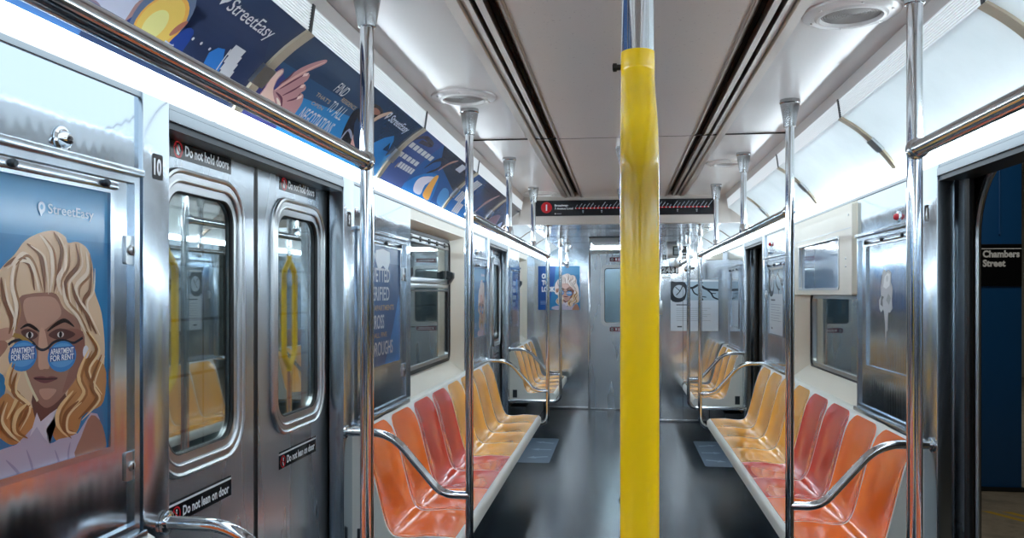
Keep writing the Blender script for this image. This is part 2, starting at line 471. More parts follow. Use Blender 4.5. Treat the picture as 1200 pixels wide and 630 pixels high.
box(bm, -.34, .34, 8.5, 9.9, 2.028, 2.036, 1)
struct('ceiling_low', bm, [STEEL, DARKM], 'lower grey metal ceiling at the far end beyond the route map', 'ceiling', smooth=False)
bm = BM(); box(bm, -.80, .80, YHD, YHD+.06, 1.99, 2.235, 0, .004)
prism(bm, [(.765, 2.235), (.80, 1.99), (.93, 1.985), (1.14, 1.96), (1.15, 2.235)], YHD, YHD+.04, 0, 1)
prism(bm, [(.765, 2.235), (.80, 1.99), (.93, 1.985), (1.14, 1.96), (1.15, 2.235)], YHD, YHD+.04, 0, -1)
struct('trim_1', bm, HEAD, 'cream cross header where the ceiling steps down, carrying the route map', 'trim')
# two long air slots in the ceiling
for s, side in ((-1, 'left'), (1, 'right')):
    t = thing('air_diffuser', 'long brown-grey slotted air diffuser in the ceiling, %s of the aisle' % side, 'air vent', (s*.385, 1, 2.2), 'ceiling air diffusers')
    y0, y1 = YB0, YHD
    bm = BM(); prism(bm, [(.458, 2.203), (.458, 2.193), (.426, 2.190), (.422, 2.193), (.422, 2.203)], y0, y1, 0, s)
    prism(bm, [(.348, 2.228), (.3485, 2.231), (.309, 2.2305), (.309, 2.192), (.318, 2.192)], y0, y1, 1, s); obj('trim', bm, [BRONZE, BROWN], t)
    for x0, x1 in ((.398, .4195), (.364, .384)):
        bm = BM(); prism(bm, [(x0, 2.196), (x1, 2.199), (x1, 2.226), (x0, 2.226)], y0, y1, 0, s); obj('slat', bm, BRONZE, t)
    bm = BM(); box(bm, s*.31, s*.457, y0, y1, 2.2315, 2.2318); obj('back_plate', bm, BLACK, t)

# ---- coves: grille, sloping panel (advert or blank), light lens; dividers between modules
ARC = ospline([(.775, 2.10), (.829, 2.064), (.882, 2.018), (.930, 1.966), (.968, 1.914)], 4)
ARCL = [0]
for p, q in zip(ARC, ARC[1:]): ARCL.append(ARCL[-1] + math.dist(p, q))
ALEN = ARCL[-1]
def arc_at(b):
    b = max(0, min(ALEN, b))
    for i in range(len(ARC)-1):
        if b <= ARCL[i+1] + 1e-9:
            t = (b - ARCL[i]) / (ARCL[i+1] - ARCL[i]); p, q = ARC[i], ARC[i+1]
            d = Vector((q[0]-p[0], q[1]-p[1])).normalized()
            return Vector((p[0]+(q[0]-p[0])*t, p[1]+(q[1]-p[1])*t)), Vector((d.y, -d.x))
def onarc(s, y0):
    """print coordinates: x along the car, y up from the light edge"""
    def f(x, y, h):
        p, n = arc_at(ALEN - y)
        q = p + n * (h if n.x < 0 else -h)
        return Vector((s*q.x, (y0 + x) if s < 0 else (y0 - x), q.y))
    return f
LENS = [(.980, 1.8765), (1.03, 1.889), (1.09, 1.917), (1.143, 1.944), (1.143, 1.955), (.985, 1.928)]
LENSI = [(.969, 1.9145), (.970, 1.884), (.974, 1.878), (.9795, 1.8763), (.984, 1.928), (.972, 1.928)]  # added inner face, shaped to throw light across to the ceiling
ORD = ['first', 'second', 'third', 'fourth', 'fifth', 'sixth', 'seventh', 'eighth']
def louver(s, y0, y1, label):
    bm = BM(); n = 9
    prof = []
    for k in range(n+1):
        x = .7655 + .009*k/n; z = 2.163 - .061*k/n
        prof += [(x, z), (x+.0006, z-.0040), (x+.008, z-.0042), (x+.008, z-.0062)] if k < n else [(x, z)]
    prof += [(.79, 2.10), (.79, 2.165)]
    prism(bm, prof, y0, y1, 0, s)
    return tag(obj('ceiling_grille', bm, LOUV, smooth=False), label, 'air vent', 'ribbed grilles along the ceiling edge')
def lens(s, y0, y1, label):
    t = thing('ceiling_light', label, 'light', (s*1.05, (y0+y1)/2, 1.9), 'fluorescent light strips above the walls')
    bm = BM(); prism(bm, LENS, y0+.005, y1-.005, 0, s); obj('lens', bm, LIGHT, t, smooth=False)
    bm = BM(); prism(bm, LENSI, y0+.005, y1-.005, 0, s); obj('added_bright_face', bm, LIGHTB, t, smooth=False)
    for a, b in ((y0+.001, y0+.005), (y1-.005, y1-.001)):
        bm = BM(); prism(bm, [(x, z - (.001 if z < 1.93 else -.001)) for x, z in LENS], a, b, 0, s); obj('end_cap', bm, LOUV, t)
def divider(s, y, name, label):
    bm = BM()
    poly = [(x-.006, z-.004) for x, z in ARC] + [(x+.02, z+.012) for x, z in reversed(ARC)]
    prism(bm, poly, y-.020, y+.020, 0, s)
    prism(bm, [(.762, 2.166), (.772, 2.098), (.80, 2.098), (.80, 2.17)], y-.007, y+.007, 1, s)
    p, n = arc_at(.16)
    u = Vector((n.y, -n.x)); cl = [p + u*.028 + n*.010, p - u*.028 + n*.010, p - u*.028 - n*.010, p + u*.028 - n*.010]
    prism(bm, [(v.x, v.y) for v in cl], y-.032, y+.032, 2, s)
    struct(name, bm, [DIVID, DARKM, ALU], label, 'trim')
MODS = [(-.45, .75), (.75, 1.95), (1.95, 3.15), (3.15, 4.35), (4.35, 5.55), (5.55, YHD)]
tn = 2
for s, side in ((-1, 'left'), (1, 'right')):
    for k, (y0, y1) in enumerate(MODS):
        louver(s, y0+.007, y1-.007, '%s white ribbed grille with added glow from the near end, %s ceiling edge' % (ORD[k], side))
        lens(s, y0, y1, '%s white fluorescent light strip from the near end, above the %s wall' % (ORD[k], side))
        if k: divider(s, y0, 'trim_%d' % tn, '%s cream divider between the sloping panels from the near end, %s side' % (ORD[k-1], side)); tn += 1
    # the run behind the viewer
    bm = BM(); prism(bm, LENS, YB0, -.47, 0, s); prism(bm, LENSI, YB0, -.47, 1, s)
    tag(obj('ceiling_light', bm, [LIGHT, LIGHTB], smooth=False), 'long fluorescent light strip behind the viewer, above the %s wall' % side, 'light', 'fluorescent light strips above the walls')
    bm = BM(); prism(bm, [(x, z) for x, z in ARC] + [(x+.004, z+.003) for x, z in reversed(ARC)], YB0, -.46, 0, s)
    prism(bm, [(.7665, 2.163), (.7755, 2.102), (.79, 2.10), (.79, 2.165)], YB0, -.45, 0, s)
    struct('trim_%d' % tn, bm, LOUV, 'white cove lining with added glow behind the viewer, %s side' % side, 'trim'); tn += 1
    # beyond the header: short blank panels and lights
    ends = (YHD+.05, 7.45, 8.65, YEND if s < 0 else YCAB)
    for k in range(3):
        y0, y1 = ends[k], ends[k+1]
        lens(s, y0, y1, '%s fluorescent strip beyond the route map, above the %s wall' % (ORD[k], side))
        bm = BM(); prism(bm, [(.80, 2.034), (.86, 2.005), (.92, 1.962), (.968, 1.914), (.972, 1.918), (.924, 1.966), (.864, 2.010), (.80, 2.040)], y0+.01, y1-.01, 0, s)
        tag(obj('sloping_panel', bm, PANELW), '%s blank white sloping panel beyond the route map, %s side' % (ORD[k], side), 'panel', 'blank white sloping panels')
        bm = BM(); prism(bm, [(.795, 2.036), (.857, 2.000), (.917, 1.957), (.966, 1.909), (.98, 1.925), (.87, 2.03), (.80, 2.05)], y0-.012, y0+.01, 0, s)
        struct('trim_%d' % tn, bm, BROWN, '%s thin divider beyond the route map, %s side' % (ORD[k], side), 'trim'); tn += 1
# fluorescent tubes behind the blank panels
for s, side, spans in ((1, 'right', MODS[1:] + [(YHD+.06, 8.0), (8.05, 9.55)]), (-1, 'left', [(YHD+.06, 8.4), (8.45, 10.4)])):
    for k, (y0, y1) in enumerate(spans):
        bm = BM(); tube(bm, [(s*1.045, y0+.05, 1.965), (s*1.045, y1-.05, 1.965)], .012, 10)
        tag(obj('fluorescent_tube', bm, TUBE), '%s fluorescent tube glowing behind the blank panels, %s side' % (ORD[k], side), 'light', 'fluorescent tubes behind the panels')
# blank panels on the right
for k, (y0, y1) in enumerate(MODS):
    bm = BM(); prism(bm, [(x, z) for x, z in ARC] + [(x+.003, z+.0025) for x, z in reversed(ARC)], y0+.008, y1-.008, 0, 1)
    tag(obj('sloping_panel', bm, PANELW), '%s blank white sloping panel from the near end, above the right wall' % ORD[k], 'panel', 'blank white sloping panels')

# ---- end walls
bm = BM()
box(bm, -W, -.40, YEND, YEND+.04, 0, 1.80, 0); box(bm, -W, -.40, YEND, YEND+.04, 1.80, 2.1, 1)
box(bm, -.425, -.395, YEND-.02, YEND+.04, 0, 2.035, 0, .003); box(bm, .33, .45, YEND, YEND+.04, 0, 2.1, 0)
box(bm, -.40, .35, YEND, YEND+.04, 1.955, 2.1, 0); box(bm, -W, -.42, YEND-.008, YEND, 1.795, 1.807, 0)
box(bm, -1.06, -.47, YEND-.01, YEND, 1.045, 1.06, 0); box(bm, -W, -.425, YEND-.02, YEND, 0.0, .035, 0, .006); box(bm, -.39, .33, YEND-.03, YEND-.012, 0.0, .02, 0, .004)
box(bm, .30, 1.0, YEND+.03, YEND+.04, 0, 2.1, 0)
obj_end = struct('wall_end', bm, [STEELP, FLUTE], 'polished steel end wall at the far end of the car, beside the end door', 'wall')
bm = BM()
box(bm, .415, W, YCAB, YCAB+.03, 0.02, 2.06, 0); box(bm, .405, .437, YCAB-.012, YEND, 0, 2.05, 0, .006)
box(bm, .415, W, YCAB-.018, YCAB, .0, .03, 0, .005)
box(bm, .68, .684, YCAB-.004, YCAB, .03, 2.03, 1)
struct('wall_cab', bm, [STEELP, DARKM], 'polished steel cab partition at the far right, with notice and car number', 'wall')
bm = BM(); box(bm, -1.3, 1.3, YB0-.04, YB0, 0, 2.3)
struct('wall_back', bm, STEEL, 'steel end wall behind the viewer', 'wall')
# ================================================================== DOORS
def hand_sign(name, w, h, cy, cz, X, text, parent, kind):
    """black door sign with a white line, a red roundel and white words (left wall)"""
    P = Print()
    P.rect(-w/2, 0, w/2, h, INKB)
    P.rect(-w/2, h*.90, w/2, h*.97, ink('#2a2d31')); P.rect(-w/2, h*.80, w/2, h*.90, WHITE)
    cx = -w/2 + h*.62
    P.disc(cx, h*.38, h*.36, h*.36, SIGNRED)
    if kind == 'hold':
        P.disc(cx, h*.38, h*.27, h*.27, INKB)
        P.poly([(cx-h*.12, h*.16), (cx+h*.06, h*.14), (cx+h*.16, h*.36), (cx+h*.10, h*.56), (cx+h*.04, h*.40), (cx+h*.0, h*.60), (cx-h*.06, h*.42), (cx-h*.13, h*.52)], WHITE)
    else:
        P.disc(cx, h*.38, h*.28, h*.28, INKB)
        P.disc(cx+h*.03, h*.55, h*.055, h*.055, WHITE); P.poly([(cx-h*.05, h*.48), (cx+h*.10, h*.46), (cx+h*.02, h*.32), (cx+h*.12, h*.12), (cx+h*.02, h*.12), (cx-h*.07, h*.32)], WHITE)
    P.stroke([(cx-h*.24, h*.62), (cx+h*.24, h*.14)], h*.07, SIGNRED, 0)
    P.text(text, cx + h*.55, h*.20, h*.42, WHITE, width=w - h*1.42, bold=.03)
    f = onleft(X)
    return P.build(name, lambda x, y, hh: f(cy + x, cz + y, hh + .001), parent)
def door_leaf(name, s, y0, y1, wc, rub, label, signs=True):
    XI, XO = W+.07, W+.10                        # inner and outer faces
    w, h, cz = .50, .842, 1.379
    bm = BM(); op = rrect(wc, cz, w-.03, h-.03, .11)
    plate(bm, [(y0, .012), (y1, .012), (y1, 1.91), (y0, 1.91)], [op], toX(s*XI), toX(s*XO))
    o = obj(name, bm, DOORST, smooth=False); tag(o, label, 'door', kind='structure')
    bm = BM(); rframe(bm, wc, cz, w, h, .125, .030, toX(s*(XI-.010)), toX(s*XO)); rframe(bm, wc, cz, w-.05, h-.05, .10, .034, toX(s*(XI-.004)), toX(s*XO))
    tube(bm, [Vector((s*(XI-.006), p[0], p[1])) for p in rrect(wc, cz, w-.008, h-.008, .121)], .009, 8, True)
    tube(bm, [Vector((s*(XI-.006), p[0], p[1])) for p in rrect(wc, cz, w-.062, h-.062, .094)], .006, 8, True)
    for k in range(5):
        for zz in (cz-h/2+.033, cz+h/2-.033): lathe(bm, [(.004, XI-.0125), (.004, XI)], (0, wc-.15+.075*k, zz), 8, 'X') if s > 0 else lathe(bm, [(.004, -(XI-.0075)), (.004, -XI)], (0, wc-.15+.075*k, zz), 8, 'X')
    for k in range(7):
        for yy in (wc-w/2+.033, wc+w/2-.033): lathe(bm, [(.004, s*(XI-.0075)), (.004, s*XI)], (0, yy, cz-.27+.09*k), 8, 'X')
    fr = obj('window_frame', bm, ALU, o)
    bm = BM(); tube(bm, [Vector((s*(XI+.004), p[0], p[1])) for p in rrect(wc, cz, w-.118, h-.112, .075)], .008, 8, True)
    obj('gasket', bm, RUB, fr)
    bm = BM(); slab(bm, rrect(wc, cz, w-.11, h-.104, .075), toX(s*(XI+.010)), toX(s*(XI+.016))); obj('pane', bm, GLASS, fr, smooth=False)
    bm = BM(); tube(bm, [(s*(XI+.015), rub, .012), (s*(XI+.015), rub, 1.91)], .0165, 10); obj('rubber_edge', bm, RUB, o)
    if signs:
        hand_sign('upper_sign', .352, .066, wc+.003, 1.829, -(XI), 'Do not hold doors', o, 'hold')
        hand_sign('lower_sign', .36, .062, wc, .835, -(XI), 'Do not lean on door', o, 'lean')
    return o
door_leaf('door_1', -1, 1.90, 2.605, 2.262, 2.6075, 'closed steel door leaf nearest the viewer, left wall, beside post 10')
door_leaf('door_2', -1, 2.632, 3.30, 2.983, 2.6295, 'closed steel door leaf in the left wall, farther leaf of the near pair')
door_leaf('door_3', -1, 7.03, 7.637, 7.36, 7.64, 'closed steel door leaf at the far left doorway, nearer of the pair')
door_leaf('door_4', -1, 7.663, 8.27, 7.95, 7.66, 'closed steel door leaf at the far left doorway, beyond its nearer twin')
door_leaf('door_5', 1, 3.205, 3.85, 3.53, 3.20, 'open steel door leaf slid into the near right wall pocket, edge showing', False)
door_leaf('door_6', 1, 1.33, 1.99, 1.66, 1.995, 'open steel door leaf slid back beside the viewer, right wall', False)
door_leaf('door_7', 1, 6.42, 7.09, 6.75, 7.095, 'open steel door leaf in the far right doorway, near edge', False)
door_leaf('door_8', 1, 8.00, 8.65, 8.33, 7.995, 'open steel door leaf in the far right doorway, far edge', False)
# black sheets added behind the panels, standing in for shade in the pockets
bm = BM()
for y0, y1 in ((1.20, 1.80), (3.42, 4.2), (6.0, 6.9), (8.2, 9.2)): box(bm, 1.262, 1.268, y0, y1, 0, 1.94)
struct('trim_90', bm, BLACK, 'black sheets standing in for shade in the right door pockets', 'trim', smooth=False)
# sills
for s, spans, nm, lb in ((-1, ((1.945, 3.265), (7.07, 8.23)), 'trim_91', 'grooved metal thresholds of the left doorways'), (1, ((1.945, 3.24), (7.05, 8.05)), 'trim_92', 'grooved metal thresholds of the right doorways')):
    bm = BM()
    for y0, y1 in spans:
        for k in range(4): box(bm, s*(1.16+.03*k), s*(1.183+.03*k), y0, y1, 0, .008)
    struct(nm, bm, ALU, lb, 'trim', smooth=False)
# end door
bm = BM(); plate(bm, [(-.393, .005), (.328, .005), (.328, 1.95), (-.393, 1.95)], [rrect(-.03, 1.435, .42, .72, .06)], toY(YEND-.01), toY(YEND+.03))
d = struct('door_9', bm, DOORST, 'steel end door in the far wall, behind the yellow pole', 'door', smooth=False)
bm = BM(); rframe(bm, -.03, 1.435, .475, .775, .085, .045, toY(YEND-.022), toY(YEND+.0)); fr = obj('window_frame', bm, ALU, d)
bm = BM(); tube(bm, [Vector((p[0], YEND-.012, p[1])) for p in rrect(-.03, 1.435, .385, .685, .045)], .008, 8, True); obj('gasket', bm, RUB, fr)
bm = BM(); slab(bm, rrect(-.03, 1.435, .40, .70, .05), toY(YEND), toY(YEND+.006)); obj('pane', bm, GLASS, fr, smooth=False)
for nm, z in (('upper_sticker', 1.862), ('lower_sticker', .985)):
    P = Print(); P.rect(0, 0, .30, .05, ink('#7c1f2b')); P.rect(.005, .005, .055, .045, ink('#3a1420'))
    P.disc(.03, .025, .016, .016, WHITE); P.disc(.03, .025, .011, .011, ink('#3a1420'))
    P.rect(.07, .012, .09, .04, WHITE); P.rect(.10, .012, .285, .022, WHITE); P.rect(.10, .030, .27, .038, WHITE)
    P.build(nm, lambda x, y, h: onend(YEND-.0105)(-.155+x, z+y, h), d)
bm = BM(); box(bm, .23, .29, YEND-.03, YEND-.01, .95, 1.12, 0, .006); tube(bm, fillet([(.26, YEND-.02, 1.03), (.26, YEND-.06, 1.03), (.15, YEND-.06, 1.03)], .02), .009); obj('handle', bm, CHROME, d)

# ================================================================== WINDOWS
def win_unit(name, s, y0, y1, z0, z1, bar, label):
    X = W + .09; cy, cz = (y0+y1)/2, (z0+z1)/2; w, h = y1-y0, z1-z0
    bm = BM(); rframe(bm, cy, cz, w, h, .07, .022, toX(s*(X-.012)), toX(s*(X+.02)))
    o = struct(name, bm, RUB, label, 'window')
    bm = BM(); rframe(bm, cy, cz, w-.044, h-.044, .05, .020, toX(s*(X-.004)), toX(s*(X+.02)))
    if bar:
        box(bm, s*(X-.012), s*(X+.02), y0+.03, y1-.03, bar-.022, bar+.012, 0, .004)
        box(bm, s*(X-.006), s*(X+.02), y0+.03, y1-.03, bar-.05, bar-.024, 0, .003)
        box(bm, s*(X-.010), s*(X+.015), y0+.06, y1-.06, z1-.07, z1-.03, 0, .003)
    obj('frame', bm, ALU, o)
    if bar:
        bm = BM(); rframe(bm, cy, (z0+bar)/2-.02, w-.07, bar-z0-.08, .035, .012, toX(s*(X-.002)), toX(s*(X+.012))); obj('gasket', bm, RUB, o)
        for yy in (y1-.075, y0+.075):
            bm = BM(); prism(bm, [(X-.05, bar+.025), (X-.05, bar+.06), (X-.006, bar+.075), (X-.006, bar-.02), (X-.02, bar-.02)], yy-.03, yy+.03, 0, s)
            box(bm, s*(X-.03), s*(X-.005), yy-.045, yy+.02, bar+.012, bar+.03, 0, .003); obj('latch', bm, DARKM, o)
        bm = BM()
        for k in range(5): box(bm, s*(X-.016), s*(X-.008), y0+.2+k*(w-.4)/4-.02, y0+.2+k*(w-.4)/4+.02, z1-.06, z1-.03)
        tube(bm, [(s*(X-.015), y0+.12, z1-.045), (s*(X-.015), y1-.12, z1-.045)], .006, 8); obj('hinge_rod', bm, DARKM, o)
    bm = BM(); slab(bm, rrect(cy, cz, w-.05, h-.05, .045), toX(s*(X+.008)), toX(s*(X+.013))); obj('pane', bm, GLASS, o, smooth=False)
win_unit('window_1', -1, 4.505, 5.835, .985, 1.835, 1.545, 'black-framed window with hopper sash and latch in the left cream recess')
win_unit('window_2', -1, 9.36, 9.94, .985, 1.835, 1.545, 'narrow window at the far left end of the car')
win_unit('window_3', 1, 4.43, 5.72, .97, 1.47, None, 'low black-framed window under the sign box on the right wall')

# ================================================================== BENCHES
PROF = ospline([(.476, .428), (.458, .446), (.40, .444), (.31, .431), (.23, .424), (.178, .434), (.148, .470), (.128, .525), (.104, .62), (.072, .75), (.035, .884)], 5)
PL = [0]
for p, q in zip(PROF, PROF[1:]): PL.append(PL[-1] + math.dist(p, q))
def prof_at(t):
    b = max(0, min(1, t)) * PL[-1]
    for i in range(len(PROF)-1):
        if b <= PL[i+1] + 1e-9:
            k = (b-PL[i]) / (PL[i+1]-PL[i]); p, q = PROF[i], PROF[i+1]
            d = Vector((q[0]-p[0], q[1]-p[1])).normalized()
            return Vector((p[0]+(q[0]-p[0])*k, p[1]+(q[1]-p[1])*k)), Vector((-d.y, d.x)) * -1
def bucket(t, w):
    """height of the moulding above the plain profile: raised at the seams, hollow in the middle"""
    a = abs(w)
    return .020 * a**3 * min(1, max(0, (t-.05)/.15)) * min(1, .25 + max(0, (1.0-t)/.16))
def bench(s, y0, n, pitch, cols, label):
    y1 = y0 + n*pitch
    t = thing('bench', label, 'bench', (s*.92, (y0+y1)/2, .33))
    def pos(tt, y, off):
        p, nn = prof_at(tt); k = (y-y0)/pitch; w = 2*(k-math.floor(min(k, n-1e-6)))-1 if 0 <= k <= n else 1
        w = max(-1, min(1, w))
        if nn.y < 0: nn = -nn
        q = p + nn * (bucket(tt, w) + off)
        return Vector((s*(W-q.x), y, q.y))
    # frame: closed moulding under and between the seats
    bm = BM(); ts = [i/30 for i in range(31)]
    ys = [y0-.012] + [y0 + pitch*(k + f) for k in range(n) for f in (.0, .04, .12, .25, .5, .75, .88, .96)] + [y1, y1+.006]
    base = [(.0, .34), (.30, .345), (.44, .372), (.476, .386)]
    top = [(.022, .893), (.0, .894)]
    rows = []
    for y in ys:
        yy = min(max(y, y0), y1)
        row = [bm.verts.new((s*(W-a), y, b)) for a, b in base]
        for tt in ts:
            v = pos(tt, yy, -.0022); v.y = y; row.append(bm.verts.new(v))
        row += [bm.verts.new((s*(W-a), y, b)) for a, b in top]
        rows.append(row)
    m = len(rows[0])
    for A, B in zip(rows, rows[1:]):
        for i in range(m): bm.faces.new((A[i], A[(i+1) % m], B[(i+1) % m], B[i]))
    bm.faces.new(rows[0]); bm.faces.new(list(reversed(rows[-1])))
    obj('bench_frame', bm, SHELL, t, angle=50)
    for k in range(n):
        bm = BM(); nu, nv = 14, 34; grid = []
        ya, yb = y0 + k*pitch + .009, y0 + (k+1)*pitch - .009
        for j in range(nv+1):
            row = []
            for i in range(nu+1):
                w = 2*i/nu - 1; a = abs(w)
                tmax = .990 - .060*max(0, (a-.60)/.40)**2.6; tmin = .045
                tt = tmin + (tmax-tmin)*j/nv
                y = ya + (yb-ya)*i/nu
                # narrow the shoulders a little towards the top
                y = (ya+yb)/2 + (y-(ya+yb)/2) * (1 - .035*max(0, (j/nv-.6)/.4)**2)
                row.append(bm.verts.new(pos(tt, y, .0)))
            grid.append(row)
        fs = [bm.faces.new((grid[j][i], grid[j][i+1], grid[j+1][i+1], grid[j+1][i])) for j in range(nv) for i in range(nu)]
        bmesh.ops.recalc_face_normals(bm, faces=fs)
        if sum(f.normal.z for f in fs) < 0: bmesh.ops.reverse_faces(bm, faces=fs)
        bmesh.ops.solidify(bm, geom=fs, thickness=.004)
        o = obj('seat', bm, cols[k], t, angle=60); o['label'] = {ORANGE: 'orange', RED: 'red', YELLO: 'golden yellow'}[cols[k]] + ' moulded seat'
    for yy in (y0-.012, y1+.006):
        bm = BM(); d = -.006 if yy < y0 else .006
        box(bm, s*1.07, s*1.115, yy, yy+d, .395, .475, 0, .002); obj('end_vent', bm, DARKM, t)
    return t
C8 = [ORANGE, ORANGE, RED, RED, YELLO, YELLO, YELLO, YELLO]
bench(-1, 3.380, 8, .4365, C8, 'long left bench of eight seats between the two left doorways, orange nearest')
bench(1, 3.380, 8, .4365, C8, 'long right bench of eight seats between the two right doorways, orange nearest')
bench(-1, -1.675, 8, .438, C8[::-1], 'left bench beside the viewer, mostly out of the picture')
bench(1, -1.675, 8, .438, C8[::-1], 'right bench beside the viewer, out of the picture')
bench(-1, 8.44, 4, .44, [YELLO]*4, 'short yellow bench in the far left corner, against the end wall')
bench(1, 8.19, 3, .44, [YELLO]*3, 'short yellow bench in the far right corner, against the cab wall')

# ================================================================== POLES, RAILS, ARMRESTS
PX, PR, ZR = .622, .0165, 1.7755
def socket(bm, x, y, zc):
    lathe(bm, [(.004, zc), (.037, zc), (.038, zc-.013), (.035, zc-.016), (.0355, zc-.02), (.0215, zc-.103), (.0195, zc-.104), (.004, zc-.104)], (x, y, 0), 24)
def stanchion(s, y, zc, label, lean=0):
    t = thing('grab_pole', label, 'pole', (s*PX, y, .36), 'chrome grab poles at the bench ends')
    bm = BM(); tube(bm, fillet([(s*PX, y, zc-.09), (s*PX, y, .372), (s*(W+.01), y, .372)], .085, 8), PR, 16); obj('tube', bm, CHROME, t)
    bm = BM(); socket(bm, s*PX, y, zc); obj('ceiling_socket', bm, CAST, t)
    bm = BM(); lathe(bm, [(.032, W-.006), (.030, W-.014), (.018, W-.016)], (0, y, .372), 18, 'X') if s > 0 else lathe(bm, [(.032, -(W-.006)), (.030, -(W-.014)), (.018, -(W-.016))], (0, y, .372), 18, 'X'); obj('wall_flange', bm, CHROME, t)
def armrest(s, y, label):
    t = thing('armrest', label, 'armrest', (s*.9, y, .893), 'chrome armrests at the bench ends')
    bm = BM(); tube(bm, fillet([(s*PX, y, .649), (s*.735, y, .649), (s*.948, y, .893), (s*(W-.012), y, .893)], .085, 8), PR*1.02, 16); obj('tube', bm, CHROME, t)
    bm = BM(); lathe(bm, [(.030, s*(W-.013)), (.030, s*(W-.020)), (.020, s*(W-.024))], (0, y, .893), 18, 'X'); obj('wall_flange', bm, CHROME, t)
def rail(s, y0, y1, hangers, label, zc=2.2):
    t = thing('grab_rail', label, 'rail', (s*PX, (y0+y1)/2, ZR), 'overhead grab rails')
    bm = BM(); tube(bm, [(s*PX, y0, ZR), (s*PX, y1, ZR)], PR*1.05, 16)
    for yy, d in ((y0, 1), (y1, -1)): lathe(bm, [(PR*1.02, yy), (PR*1.45, yy+d*.012), (PR*1.4, yy+d*.028), (PR*1.05, yy+d*.03)], (s*PX, 0, ZR), 18, 'Y')
    obj('tube', bm, CHROME, t)
    for y in hangers:
        bm = BM(); tube(bm, [(s*PX, y, zc-.09), (s*PX, y, ZR)], PR*.98, 16); lathe(bm, [(PR, ZR+.05), (PR*1.3, ZR+.03), (PR*1.35, ZR)], (s*PX, y, 0), 18)
        h = obj('hanger', bm, CHROME, t)
        bm = BM(); socket(bm, s*PX, y, zc); obj('ceiling_socket', bm, CAST, h)
for s, side, yF in ((-1, 'left', 8.36), (1, 'right', 8.05)):
    for y, zc, what in ((-1.79, 2.2, 'behind the viewer'), (1.925, 2.2, 'nearest the viewer, before the near doorway'), (3.283, 2.2, 'at the near end of the long bench'), (6.897, 2.035, 'at the far end of the long bench'), (yF, 2.035, 'at the short far bench')):
        stanchion(s, y, zc, 'chrome floor pole on the %s side, %s' % (side, what))
        armrest(s, y, 'bent chrome armrest on the %s side, %s' % (side, what.replace('nearest the viewer, before', 'at the near bench before')))
    rail(s, -1.79, 1.925, [-.6, .6], 'overhead chrome rail nearest the viewer, %s side' % side)
    rail(s, 3.283, 6.897, [4.485, 5.75], 'overhead chrome rail above the long %s bench' % side)
    rail(s, yF, yF + 1.1, [yF + 1.1], 'short overhead chrome rail above the far %s bench' % side, 2.035)
def split_pole(y, label):
    t = thing('split_pole', label, 'pole', (0, y, 0), 'yellow split poles on the centre line')
    bm = BM(); tube(bm, [(0, y, 2.2), (0, y, 1.73)], .019, 22); obj('upper_tube', bm, CHROME, t)
    bm = BM(); tube(bm, [(0, y, .92), (0, y, 0.0)], .019, 22); obj('lower_tube', bm, CHROME, t)
    for d in (-1, 1):
        zz = [(1.738, 0, .0195), (1.722, 0, .0197), (1.708, .003, .0195), (1.685, .022, .0198), (1.66, .052, .0200), (1.635, .078, .0201), (1.60, .096, .0202), (1.55, .10, .0202), (1.3, .10, .0202), (1.1, .10, .0202), (1.02, .095, .0202), (.98, .072, .02), (.945, .036, .02), (.92, .008, .0197), (.90, 0, .0195), (.885, 0, .0195)]
        sm = ospline([(0, y+d*q, z, r) for z, q, r in zz], 4)
        bm = BM(); tube(bm, [p[:3] for p in sm], [p[3] for p in sm], 24); obj('prong', bm, YPOLE, t, angle=70)['label'] = 'yellow bowed prong'
    bm = BM(); lathe(bm, [(.004, 2.2), (.045, 2.2), (.046, 2.185), (.024, 2.10), (.019, 2.099)], (0, y, 0), 24); obj('ceiling_socket', bm, CAST, t)
    bm = BM(); lathe(bm, [(.036, 0), (.036, .008), (.024, .03), (.019, .03)], (0, y, 0), 24); obj('floor_flange', bm, CHROME, t)
    bm = BM(); tube(bm, [(-.018, y, 1.722), (-.029, y, 1.722)], .0035, 10); tube(bm, [(-.024, y, 1.722), (-.0285, y, 1.722)], .005, 10); obj('pin', bm, RUB, t)
split_pole(.97, 'yellow split pole with silver top standing in the aisle nearest the viewer')
split_pole(4.2, 'second yellow split pole in the aisle, hidden behind the nearest one')
split_pole(5.9, 'third yellow split pole in the aisle, hidden behind the nearer ones')


